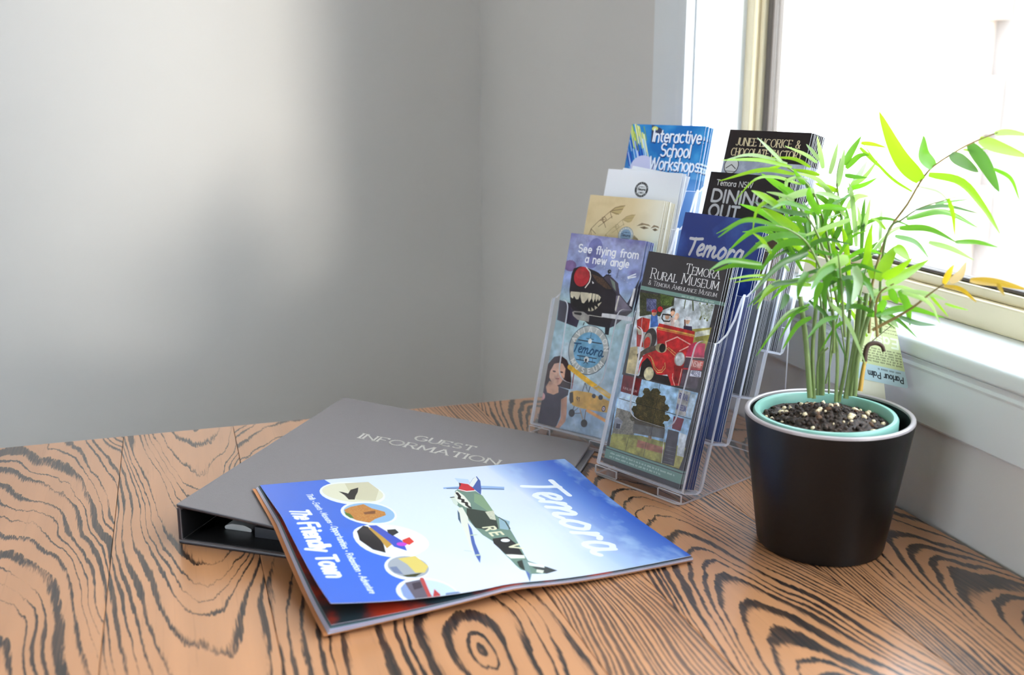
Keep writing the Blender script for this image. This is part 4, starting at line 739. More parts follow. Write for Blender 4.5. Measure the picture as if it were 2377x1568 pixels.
# parchment leaflet: a sketched glider frame and a faint drawn eye
sh = Sheet(LW, LH, 4, (216, 194, 152)); sh.clouds(0, 0, LW, LH, (200, 176, 132), 20, .45, .75, 11); xx = np.clip((np.linspace(0, LW, sh.a.shape[1]) - 58) / 34, 0, 1)[None, :, None]; sh.a[:] = sh.a * (1 - xx) + np.array((232, 226, 206)) * xx
SEP = (110, 82, 56)
for ox, oy, k, c in ((6, 8, 1.0, SEP), (27, 17, .86, (164, 140, 100))):
    f_ = lambda x, y: (ox + x * k, oy + y * k)
    sh.poly([f_(24, 9), f_(29, 4), f_(37, 1), f_(42, 1), f_(38, 10), f_(33, 12)], (186, 162, 112))
    for l in ([(24, 9), (30, 4), (42, 1)], [(24, 9), (36, 11)], [(24, 9), (28, 16)], [(25, 8), (40, 5)], [(24, 9), (10, 22), (3, 30)], [(28, 14), (12, 27)], [(15, 16), (22, 27)], [(12, 20), (19, 18)], [(3, 30), (10, 35)], [(3, 30), (0, 44)], [(3, 30), (6, 46)], [(18, 15), (15, 19), (18, 22), (21, 18), (18, 15)]):
        sh.line([f_(*q) for q in l], .55 * k, c)
for cx, cy, k in ((77, 31, 1.0), (91, 32, .6)):
    sh.speckle([(cx - 10 * k, cy - 1), (cx - 4 * k, cy - 5), (cx + 5 * k, cy - 4), (cx + 8 * k, cy - 2), (cx, cy - 3)], (120, 100, 76), (206, 184, 144), .5)
    sh.speckle([(cx - 6 * k, cy), (cx, cy - 1.6), (cx + 6 * k, cy), (cx, cy + 1.6)], (100, 82, 60), (186, 164, 124), .5); sh.ell(cx, cy, 1.2 * k, 1.0, (92, 76, 58))
sh.speckle([(66, 40), (72, 44), (76, 52), (70, 60), (64, 50)], (126, 106, 78), (206, 184, 144))
logo(sh, 55.5, 41.5, 9.6, (176, 178, 176), (128, 152, 178), (70, 82, 100), (220, 220, 220))
mk('parchment', sh, rough=.4)

# white sheet with the round badge
sh = Sheet(LW, 202, 4, (232, 234, 242))
logo(sh, 48.5, 21, 8.6, (40, 40, 44), (226, 228, 234), (40, 40, 44), (225, 225, 230))
mk('badge', sh, rough=.4)

# workshops leaflet
sh = Sheet(LW, LH, 4, (22, 108, 184))
sh.clouds(0, 0, LW, 60, (60, 150, 210), 24, .5, .8, 4)
yy = np.linspace(0, 1, sh.a.shape[0])[:, None, None]; sh.a[:] = sh.a * (1 - np.clip((yy - .16) * 3, 0, .5)) + np.array((170, 196, 238)) * np.clip((yy - .16) * 3, 0, .5)
rg = random.Random(5)
for i in range(60):
    x = rg.uniform(-2, 20); t = i / 60
    c = rg.choice([(196, 206, 60), (214, 220, 120), (120, 160, 70), (226, 230, 190)]) if rg.random() < .5 else rg.choice([(40, 120, 210), (150, 200, 236), (24, 70, 180), (196, 216, 240)])
    up = c[2] < 200 and c[0] > 100
    y0 = rg.uniform(-2, 12) if up else rg.uniform(14, 34)
    L = rg.uniform(12, 26); sh.line([(x, y0), (x + L * .25, y0 + L * .6), (x + L * .42, y0 + L)], rg.uniform(.6, 2.0), c)
sh.poly([(27, 0), (40, 4), (46, 10), (34, 12), (30, 22)], (50, 60, 90)); sh.ell(32, 4.5, 4, 2.6, (206, 214, 130))
sh.ell(24, 50, 16, 14, (206, 206, 236))
for tx, x, y, w in (('Interactive', 32, 19.5, 62), ('School', 45, 36.0, 38), ('Workshops', 33, 51.5, 64)):
    sh.text(tx, x + .7, y + .8, 14, (20, 50, 110), .155, width=w, jit=.05, track=.16)
    sh.rng = np.random.default_rng(3); sh.text(tx, x, y, 14, (234, 240, 250), .14, width=w, jit=.04, track=.16)
mk('workshop', sh, rough=.25)

# plant tag
sh = Sheet(48, 72, 6, (208, 216, 164))
sh.poly([(0, 0), (48, 0), (48, 15), (0, 15)], (190, 212, 222))
sh.text('Parlour Palm', 4, 9, 5.2, (40, 50, 60), .17, width=31)
fine_print(sh, 6, 13, 20, 1.4, (90, 100, 110))
for i in range(6): fine_print(sh, 4, 19 + i * 2.3, 38, 1.3, (100, 104, 74))
sh.text('Easy', 6, 42, 8, (232, 238, 216), .22, width=24)
for i in range(4): fine_print(sh, 5, 46.5 + i * 3, 34 - 5 * i, .8, (110, 114, 80))
rg = random.Random(2); x = 8.0
while x < 36:
    w = rg.choice((.4, .7, 1.0)); sh.poly([(x, 59), (x + w, 59), (x + w, 71), (x, 71)], (70, 80, 100)); x += w + rg.choice((.4, .7))
mk('tag', sh, rough=.4)

# magazine cover
sh = Sheet(210, 297, 5, (222, 230, 247))
H_, W_ = sh.a.shape[:2]; Y_, X_ = np.meshgrid(np.linspace(0, 297, H_), np.linspace(0, 210, W_), indexing='ij')
t = np.clip((74 - Y_ - .10 * (X_ - 105)) / 66, 0, 1)[..., None] ** .8
sh.a[:] = sh.a * (1 - t) + np.array((58, 104, 204), np.float32) * t
n = fbm(X_ / 50, Y_ / 34, 21); m = np.clip((n - .50) / .14, 0, 1) * np.clip((90 - Y_) / 40, 0, 1)
sh.a[:] = sh.a * (1 - .75 * m[..., None]) + np.array((176, 206, 244), np.float32) * .75 * m[..., None]
sh.a[:] = np.clip(sh.a, 0, 255)
del X_, Y_, n, m, t
sh.poly([(0, 240)] + [(v.x, v.y) for v in spline([(0, 240, 0), (30, 232, 0), (72, 230, 0), (126, 229, 0), (165, 227, 0), (200, 222, 0), (212, 214, 0)], 30)] + [(212, 300), (0, 300)], (68, 112, 216))
sh.ops(ART['mag'])
word(sh, 46, 37, 1.0, (246, 248, 252), 5.6)
sh.text('The Friendly Town', 62, 287, 14, (246, 248, 252), .23, width=106, slant=.25, track=.12)
sh.text('Thrills * Events * Museums * Opportunities * Relaxation * Adventure', 29, 264.5, 5, (246, 248, 252), .17, width=168, slant=.15)
for ch, x, y in (('R', 122, 142), ('E', 132.5, 141), ('V', 156, 136)): sh.text(ch, x, y, 9.5, (232, 226, 190), .24)
sh.a *= .89
mk('magazine', sh, rough=.22, coat=.25)
del sh

# ================================================================== BINDER (table coordinates, z = 0 on the table top)
def T3(x, y, z): return Vector((x, y, TZ + z))
bU, bV, bO = Vector((.957, -.29, 0)), Vector((.29, .957, 0)), Vector((-.282, .827, TZ))
BW, BL, BH0, BH1 = .284, .321, .036, .0105
def bp(p, q, z): return bO + bU * p + bV * q + Vector((0, 0, z))
def btop(p): return BH0 + (BH1 - BH0) * p / BW
binder = thing('ring_binder', 'dark grey ring binder with silver title lying under the magazine', 'binder', bO)
th = .003
def bslab(name, prof, q0, q1, mat):
    mb = MB(); mb.prism(prof, lambda p, z, t: bp(p, t, z), q0, q1, 1, 0)
    return bevel(mb.obj(name, [mat, M['binder_edge']], binder, off=bO), .0009, 2)
bslab('front_cover', [(0.0, BH0 - th), (BW, BH1 - th), (BW, BH1), (0.0, BH0)], 0, BL, M['binder'])
bslab('spine', [(0, .0034), (.003, .0034), (.003, BH0 - th - .0004), (0, BH0 - th - .0004)], 0, BL, M['binder'])
bslab('back_cover', [(0, 0), (BW + .004, 0), (BW + .004, th), (0, th)], 0, BL, M['binder'])
def bstrip(name, prof, q0, q1, mat):
    mb = MB(); mb.prism(prof, lambda p, z, t: bp(p, t, z), q0, q1); return mb.obj(name, mat, binder, off=bO)
bstrip('front_lining', [(.004, BH0 - th - .0016), (BW - .004, BH1 - th - .0012), (BW - .004, BH1 - th - .0004), (.004, BH0 - th - .0006)], .003, BL - .003, M['binder_in'])
bstrip('back_lining', [(.004, th + .0002), (BW - .004, th + .0002), (BW - .004, th + .0010), (.004, th + .0010)], .003, BL - .003, M['binder_in'])
bstrip('spine_shade_strip', [(.0032, .0046), (.0040, .0046), (.0040, BH0 - th - .003), (.0032, BH0 - th - .003)], .001, BL - .003, M['binder_in'])  # near-black strip added to paint the shade inside the spine
bstrip('sleeves', [(.06, th + .0012), (BW - .02, th + .0012), (BW - .02, .0062), (.06, .0135)], .022, BL - .02, M['sleeve'])
mb = MB()
mb.prism(fillet([(.026, th + .0012), (.052, th + .0012), (.052, th + .004), (.045, th + .0065), (.033, th + .0065), (.026, th + .004)], .002), lambda p, z, t: bp(p, t, z), .03, .30)
sharp(mb.obj('ring_mechanism', M['steel'], binder, off=bO))
for q in (.09, .24):
    mb = MB(); mb.tube([bp(.039 + .011 * math.cos(a), q, th + .006 + .010 * math.sin(a)) for a in [math.pi * k / 10 for k in range(11)]], .0014, 8)
    sharp(mb.obj('ring', M['steel'], binder, off=bO))
# foil title
mb = MB()
sl = math.atan2(BH1 - BH0, BW)
def foil(txt, p0, q0, size, width):
    st, w = strokes(txt, size, serif=True, track=.22); k = width / w
    for l in st:
        for (xa, ya), (xb, yb) in zip(l, l[1:]):
            a, b = Vector((xa * k, ya)), Vector((xb * k, yb)); d = (b - a)
            if d.length < 1e-6: continue
            d.normalize(); hw = size * (.042 + .042 * abs(d.y)); n = Vector((-d.y, d.x)) * hw; e = d * hw * .6
            q = [a - e + n, a - e - n, b + e - n, b + e + n]
            vs = [bp(p0 + v.x, q0 + v.y, btop(p0 + v.x) + z) for z in (.00005, .0002) for v in q]
            mb.add(vs, [(0, 3, 2, 1), (4, 5, 6, 7), (0, 1, 5, 4), (1, 2, 6, 5), (2, 3, 7, 6), (3, 0, 4, 7)])
foil('GUEST', .118, .237, .0135, .063)
foil('INFORMATION', .068, .214, .0135, .146)
tag(mb.obj('title_lettering', M['foil'], binder, off=bO), 'silver foil capitals GUEST INFORMATION')

# ================================================================== MAGAZINE
mB, mL, mS = Vector((.146, .793, 0)), Vector((-.273, -.119, 0)), Vector((-.094, .194, 0))
def hbind(P):
    r = P - Vector((bO.x, bO.y, 0)); p, q = r.dot(bU), r.dot(bV)
    pc = min(max(p, 0.0), BW); d = math.hypot(max(-q, 0), max(p - BW, 0))
    return btop(pc) + .0012 - .26 * d
def zbase(u, v):
    P = mB + mL * u + mS * v
    a, b = hbind(P), .0016; k = .006
    return b + k * math.log1p(math.exp((a - b) / k))
def sheet(name, lift, du, dv, dz, mat, parent, thick=.00022, uv=True, n=(34, 26)):
    NU, NV = n; vs = []; uvs = []
    for s in (0, 1):
        for j in range(NV + 1):
            for i in range(NU + 1):
                u, v = i / NU, j / NV
                uu, vv = u * (1 + du), v - dv * (1 - v)
                P = mB + mL * uu + mS * vv
                z = zbase(uu, vv) + dz + lift * max(0, (uu - .5) / .5) ** 1.7 * max(0, 1 - vv) ** 1.2 - (thick if s else 0)
                vs.append((P.x - mB.x, P.y - mB.y, z)); uvs.append((1 - v, 1 - u))
    N = (NU + 1) * (NV + 1); f = []; mi = []
    for j in range(NV):
        for i in range(NU):
            a = j * (NU + 1) + i; f.append((a, a + NU + 1, a + NU + 2, a + 1)); mi.append(0)
            a += N; f.append((a, a + 1, a + NU + 2, a + NU + 1)); mi.append(1)
    rim = [(i, i + 1) for i in range(NU)] + [(NU + j * (NU + 1), NU + (j + 1) * (NU + 1)) for j in range(NV)] + [(NV * (NU + 1) + i + 1, NV * (NU + 1) + i) for i in range(NU)][::-1] + [((j + 1) * (NU + 1), j * (NU + 1)) for j in range(NV)]
    for a, b in rim: f.append((a, b, b + N, a + N)); mi.append(1)
    o = me_obj(name, vs, f, mat, parent, mi, True, uvs)
    return sharp(o, 50)
mag = thing('magazine', 'glossy blue and white town magazine with fighter plane cover on the binder', 'magazine', (mB.x, mB.y, TZ))
sheet('cover', .019, 0, 0, .0034, [PR['magazine'], M['paper']], mag)
sheet('page', .0042, .003, .010, .0028, [M['page_red'], M['page_lilac']], mag)
sheet('page', .0022, .006, .012, .0022, [M['page_teal'], M['page_lilac']], mag)
sheet('page', .001, .009, .013, .0017, [M['page_lilac'], M['page_rust']], mag)
sheet('page', .0, .012, .014, .0011, [M['page_lilac'], M['page_teal']], mag)
sheet('back_cover', .0, .022, .016, .0005, [M['page_rust'], M['page_rust']], mag)

# ================================================================== LEAFLET RACKS AND LEAFLETS
LEAN = math.radians(16)
TD, TS, PW = .028, .0476, .109          # tier depth, tier rise, pocket width
class Rack:
    def __init__(s, x, y, ang, label):
        a = math.radians(ang)
        s.u = Vector((math.cos(a), math.sin(a), 0)); s.b = Vector((-math.sin(a), math.cos(a), 0)); z = Vector((0, 0, 1))
        s.w = s.b * math.sin(LEAN) + z * math.cos(LEAN); s.d = s.b * math.cos(LEAN) - z * math.sin(LEAN)
        s.G = Vector((x, y, TZ)); s.O = s.G + Vector((0, 0, .0125))
        s.root = thing('leaflet_rack', label, 'leaflet rack', s.G, 'clear acrylic leaflet racks')
        s.build()
    def at(s, x, d, h): return s.O + s.u * x + s.d * d + s.w * h
    def gr(s, x, b, z): return s.G + s.u * x + s.b * b + Vector((0, 0, z))
    def build(s):
        A, E = M['acrylic'], M['acrylic_edge']; t = .0026; X0 = -.0050; X1 = X0 + PW
        for k in range(4):
            d0, d1, h0 = TD * k - .0012, TD * (k + 1) - .0012, TS * k
            H = .140
            mb = MB()
            fp = fillet([(X0, h0 - .002), (X1, h0 - .002), (X1, h0 + H), (X1 - .022, h0 + H), (X1 - .026, h0 + .052), (X0 + .026, h0 + .052), (X0 + .022, h0 + H), (X0, h0 + H)], [.003, .003, .002, .012, .016, .016, .012, .002], 6)
            mb.prism(fp, lambda x, y, q: s.at(x, q, y), d0 - t, d0, 0, 1)                    # front with its finger cut-out
            tp = [(d1, h0 + .19), (d1 - .003, h0 + .185), (d1 - .007, h0 + .165), (d1 - .014, h0 + .150), (d0 + .004, h0 + H + .001), (d0, h0 + H)]
            sp = [(d0, h0 - .002), (d1 - .006, h0 - .002), (d1 - .0015, h0 + .001), (d1, h0 + .006)] + tp
            mb.prism(sp, lambda dd, y, q: s.at(q, dd, y), X0, X0 + t, 0, 1)
            mb.prism(sp, lambda dd, y, q: s.at(q, dd, y), X1 - t, X1, 0, 1)
            mb.prism([(X0 + t, d0), (X1 - t, d0), (X1 - t, d1 - t), (X0 + t, d1 - t)], lambda x, dd, q: s.at(x, dd, q), h0 - .002, h0, 0, 1)
            top = h0 + (.215 if k == 3 else TS - .0022)
            mb.prism([(X0 + t, h0), (X1 - t, h0), (X1 - t, top), (X0 + t, top)], lambda x, y, q: s.at(x, q, y), d1 - t, d1, 0, 1)
            mb.obj('pocket', [A, E], s.root, off=s.G)
        # base plate, two front feet and the rear upright
        mb = MB()
        mb.prism(fillet([(X0, -.006), (X1, -.006), (X1, .176), (X0, .176)], [.004, .008, .008, .004]), lambda x, b, q: s.gr(x, b, q), .0004, .0024, 0, 1)
        mb.obj('base', [A, E], s.root, off=s.G)
        for xa in (X0, X1 - .028):
            mb = MB(); mb.prism([(xa, .0026), (xa + .028, .0026), (xa + .028, .0104), (xa, .0104)], lambda x, z, q: s.gr(x, q, z), -.0058, -.0034, 0, 1)
            mb.obj('foot', [A, E], s.root, off=s.G)
        mb = MB()
        mb.prism([(X0 + .004, .0026), (X1 - .004, .0026), (X1 - .004, .142), (X0 + .004, .142)], lambda x, z, q: s.gr(x, q + .10 * (z - .142) * 0, z), .157, .1592, 0, 1)
        mb.obj('upright', [A, E], s.root, off=s.G)
RK = Rack(.090, .988, -48.5, 'clear acrylic four-tier leaflet rack standing nearer the palm')
LK = Rack(.026, 1.112, -39.0, 'clear acrylic four-tier leaflet rack standing behind the binder')

def leaflet_mesh(name, front, inner, back, LW=LW, LH=LH):
    """a sheet folded twice: three leaves that meet in the fold at the left and open a little at the right"""
    w, h = LW / 1000, LH / 1000; mb = MB(); t = .00026
    for i in range(3):
        y0 = .00012 + .00042 * i
        y1 = y0 + .00025 * i; ww = w - .0006 * i
        vs = [(0, y0, 0), (ww, y1, 0), (ww, y1, h), (0, y0, h), (0, y0 + t, 0), (ww, y1 + t, 0), (ww, y1 + t, h), (0, y0 + t, h)]
        mb.add(vs, [(0, 1, 2, 3), (4, 7, 6, 5), (0, 4, 5, 1), (1, 5, 6, 2), (2, 6, 7, 3), (3, 7, 4, 0)], [0 if i == 0 else 1, 2 if i == 2 else 1, 3, 3 if i != 1 else 1, 1, 0 if i == 0 else 1])
    me = bpy.data.meshes.new(name)
    me.from_pydata([tuple(v) for v in mb.v], [], mb.f)
    for m in (front, inner, back, M['paper']): me.materials.append(m)
    me.polygons.foreach_set('material_index', mb.mi)
    ul = me.uv_layers.new(name='UVMap')
    ul.data.foreach_set('uv', [c for p in me.polygons for li in p.loop_indices for c in (me.vertices[me.loops[li].vertex_index].co.x / w, me.vertices[me.loops[li].vertex_index].co.z / h)])
    me.update(); return me
C_ = lambda n, c: simple('leaflet_' + n, c, .35, var=.12, scale=50)
IN = {'navy': C_('navy', (30, 48, 110)), 'blue': C_('blue', (60, 110, 190)), 'black': C_('black', (30, 26, 28)), 'cream': C_('cream', (226, 216, 190)), 'sky': C_('sky', (150, 196, 226)), 'teal': C_('teal', (20, 150, 160)), 'white': C_('white', (228, 230, 236)), 'grey': C_('grey', (92, 84, 88))}
LMS = {'rural': leaflet_mesh('rural_leaflet', PR['rural'], IN['grey'], IN['black']), 'see': leaflet_mesh('flying_leaflet', PR['see'], IN['sky'], IN['sky']),
       'town': leaflet_mesh('town_leaflet', PR['town'], IN['navy'], IN['blue']), 'dining': leaflet_mesh('dining_leaflet', PR['dining'], IN['white'], IN['black']),
       'factory': leaflet_mesh('factory_leaflet', PR['factory'], IN['white'], IN['black']), 'parchment': leaflet_mesh('parchment_leaflet', PR['parchment'], IN['cream'], IN['cream']),
       'badge': leaflet_mesh('badge_leaflet', PR['badge'], IN['white'], IN['white'], LW, 202.0), 'slip': leaflet_mesh('white_slip', IN['white'], IN['white'], IN['white'], 76.0, 199.0), 'workshop': leaflet_mesh('workshop_leaflet', PR['workshop'], IN['teal'], IN['blue'])}
rng = random.Random(11)
def leaflet(rk, kind, x, d, tier, label, group, lift=0.0, turn=0.0):
    o = bpy.data.objects.new('leaflet', LMS[kind]); COL.objects.link(o)
    h = TS * tier + .0003 + lift
    a = math.radians(turn); u = rk.u * math.cos(a) + rk.w * math.sin(a); w = rk.w * math.cos(a) - rk.u * math.sin(a)
    p = rk.at(x, d, h)
    if turn < 0: p += rk.w * (LW / 1000) * math.sin(-a)
    o.matrix_world = Matrix(((u.x, rk.d.x, w.x, p.x), (u.y, rk.d.y, w.y, p.y), (u.z, rk.d.z, w.z, p.z), (0, 0, 0, 1)))
    return tag(o, label, 'leaflet', group)
ORD = ['front', 'second', 'third', 'fourth', 'fifth', 'sixth', 'seventh', 'eighth', 'ninth', 'tenth']
def stack(rk, tier, d, items, group, front_label, look, where, step=.0021, x0=-.0008, fan=.0):
    for i, kind in enumerate(items):
        lab = front_label if i == 0 else '%s leaflet, %s from the front in %s' % (look[kind] if isinstance(look, dict) else look, ORD[i], where)
        jx = 0 if i == 0 else rng.uniform(-.0004, .0016) + fan * i; jt = 0 if i == 0 else rng.uniform(-.4, .1)
        leaflet(rk, kind, min(x0 + jx, .0030), d + step * i, tier, lab, group, turn=jt)
stack(RK, 0, .0016, ['rural', 'rural', 'rural', 'town', 'town', 'town', 'town', 'town', 'town', 'town'], 'lowest pocket of the nearer rack', 'black museum leaflet with a red vintage fire truck on its cover',
      {'rural': 'black', 'town': 'deep blue'}, 'the fire truck stack', .0023, -.0012)
stack(RK, 1, .0435, ['town'] * 5, 'second pocket of the nearer rack', 'deep blue leaflet with grey brush lettering above the fire truck leaflet', 'deep blue', 'the stack with brush lettering', .0017)
stack(RK, 2, .0700, ['dining'] * 5, 'third pocket of the nearer rack', 'black leaflet with large grey DINING OUT lettering behind the palm', 'black', 'the DINING OUT stack', .0021)
stack(RK, 3, .0862, ['factory'] * 10, 'top pocket of the nearer rack', 'black leaflet with gold licorice and chocolate factory title', 'black', 'the gold titled factory stack', .0020, fan=.0003)
stack(LK, 0, .0050, ['see'] * 7, 'lowest pocket of the rear rack', 'blue leaflet with a shark-mouthed plane and a girl on its cover', 'pale blue', 'the shark-mouthed plane stack', .0023)
stack(LK, 1, .0285, ['parchment'] * 9, 'second pocket of the rear rack', 'parchment coloured leaflet with sketched glider wing and round badge', 'parchment', 'the sketched glider stack', .0022, fan=.0002)
GW = 'third pocket of the rear rack'
leaflet(LK, 'badge', -.0020, .0568, 2, 'white sheet with a small round black badge at its top', GW)
leaflet(LK, 'badge', .0012, .0592, 2, 'white sheet standing just behind the one with the black badge', GW, lift=-.0)
for i, tn in enumerate((-4.0, -6.5, -3.0)):
    leaflet(LK, 'slip', .0002 + .002 * i, .0620 + .0023 * i, 2, ['narrow white slip leaning right behind the badge sheet', 'narrow white slip leaning farthest right in the rear rack', 'rearmost narrow white slip, leaning slightly right'][i], GW, turn=tn)
stack(LK, 3, .0870, ['workshop'] * 6, 'top pocket of the rear rack', 'bright blue leaflet with white workshop lettering at the top of the rack', 'bright blue', 'the workshop stack', .0024, fan=.0009)

# ================================================================== POTTED PALM
PC = Vector((.262, .833, TZ))
pot = thing('plant_pot', 'black glazed ceramic pot tapering to its base on the table', 'plant pot', PC)
HP, R0, R1 = .1155, .0525, .0682
mb = MB()
mb.lathe([(.0001, .0), (R0 - .003, 0), (R0 - .0008, .0008), (R0, .003), (R0 + (R1 - R0) * .5, HP * .5), (R1 - .0006, HP - .006), (R1, HP - .0022)], 96)
mb.lathe([(R1 - .0045, HP - .0022), (R0 + .001, .03), (R0 - .005, .008), (.0001, .007)], 96)
sharp(mb.obj('body', M['black_pot'], pot))
mb = MB(); mb.lathe([(R1, HP - .0022), (R1 - .0004, HP - .0006), (R1 - .0016, HP), (R1 - .0032, HP), (R1 - .0042, HP - .0006), (R1 - .0045, HP - .0022)], 96)
sharp(mb.obj('rim', M['pot_rim'], pot))
NC = PC + Vector((-.0035, -.001, .0125))
npot = thing('nursery_pot', 'teal plastic nursery pot sitting inside the black ceramic pot', 'nursery pot', NC)
hN = .1032; rN = .0580
mb = MB(); mb.lathe([(.0001, 0), (.0385, 0), (.040, .002), (.0535, hN - .014), (rN - .002, hN - .012), (rN, hN - .010), (rN, hN - .002), (rN - .0012, hN), (rN - .0042, hN), (rN - .0054, hN - .0015), (rN - .0062, hN - .012), (.0375, .004), (.0001, .003)], 80)
sharp(mb.obj('wall', M['teal'], npot))
t = NT('potting_soil'); c = t.coord(); n1 = t.noise(c, 420, 4, .65); n2 = t.noise(c, 130, 3)
M['soil'] = t.done(t.bsdf(t.mix(t.smooth(n1, .35, .72), s2l((26, 18, 15)), s2l((78, 56, 42))), .75, normal=t.bump(n2, .8, .003)))
M['perlite'] = simple('perlite', (226, 204, 166), .6, var=.25, scale=200)
M['bark'] = simple('bark_chip', (96, 66, 44), .8, var=.35, scale=160, bump=.5)
SZ = hN - .0085; rs = .0515
rg = random.Random(8); mb = MB(); NR, NA = 26, 72; vs = [(0, 0, SZ + .006)]
for i in range(1, NR + 1):
    r = rs * i / NR
    for k in range(NA):
        a = 2 * math.pi * k / NA
        hgt = SZ + .010 * max(0, 1 - (r / .040) ** 2) + rg.uniform(-.0014, .0016) + (.0012 * math.sin(7 * a + i) if i < NR else 0)
        vs.append((r * math.cos(a), r * math.sin(a), hgt))
fs = [(0, 1 + k, 1 + (k + 1) % NA) for k in range(NA)] + [(1 + i * NA + k, 1 + (i + 1) * NA + k, 1 + (i + 1) * NA + (k + 1) % NA, 1 + i * NA + (k + 1) % NA) for i in range(NR - 1) for k in range(NA)]
tag(me_obj('soil', vs, fs, M['soil'], npot, smooth=True), 'dark crumbly potting soil', kind='stuff')
def lumps(name, n, rmin, rmax, mat, seed, flat=1.0):
    rg = random.Random(seed); mb = MB()
    bm = bmesh.new(); bmesh.ops.create_icosphere(bm, subdivisions=1, radius=1); base = [v.co.copy() for v in bm.verts]; ff = [[v.index for v in f.verts] for f in bm.faces]; bm.free()
    for _ in range(n):
        a = rg.uniform(0, 2 * math.pi); rr = math.sqrt(rg.random()) * (rs - .003); r = rg.uniform(rmin, rmax)
        e = Matrix.Rotation(rg.uniform(0, 3), 3, 'X') @ Matrix.Rotation(rg.uniform(0, 3), 3, 'Z')
        k = (1, rg.uniform(.6, 1), rg.uniform(.5, 1) * flat)
        z = SZ + .010 * max(0, 1 - (rr / .040) ** 2) + r * .45
        mb.add([Vector((rr * math.cos(a), rr * math.sin(a), z)) + e @ Vector((v.x * k[0] * r * rg.uniform(.85, 1.1), v.y * k[1] * r, v.z * k[2] * r)) for v in base], ff)
    o = mb.obj(name, mat, npot, smooth=True); return o
tag(lumps('perlite', 64, .001, .0033, M['perlite'], 3), 'pale perlite grains on the soil', kind='stuff')
tag(lumps('soil_crumbs', 320, .0008, .0026, M['soil'], 5), kind='stuff')
tag(lumps('bark_chips', 26, .0014, .0036, M['bark'], 9, .5), kind='stuff')

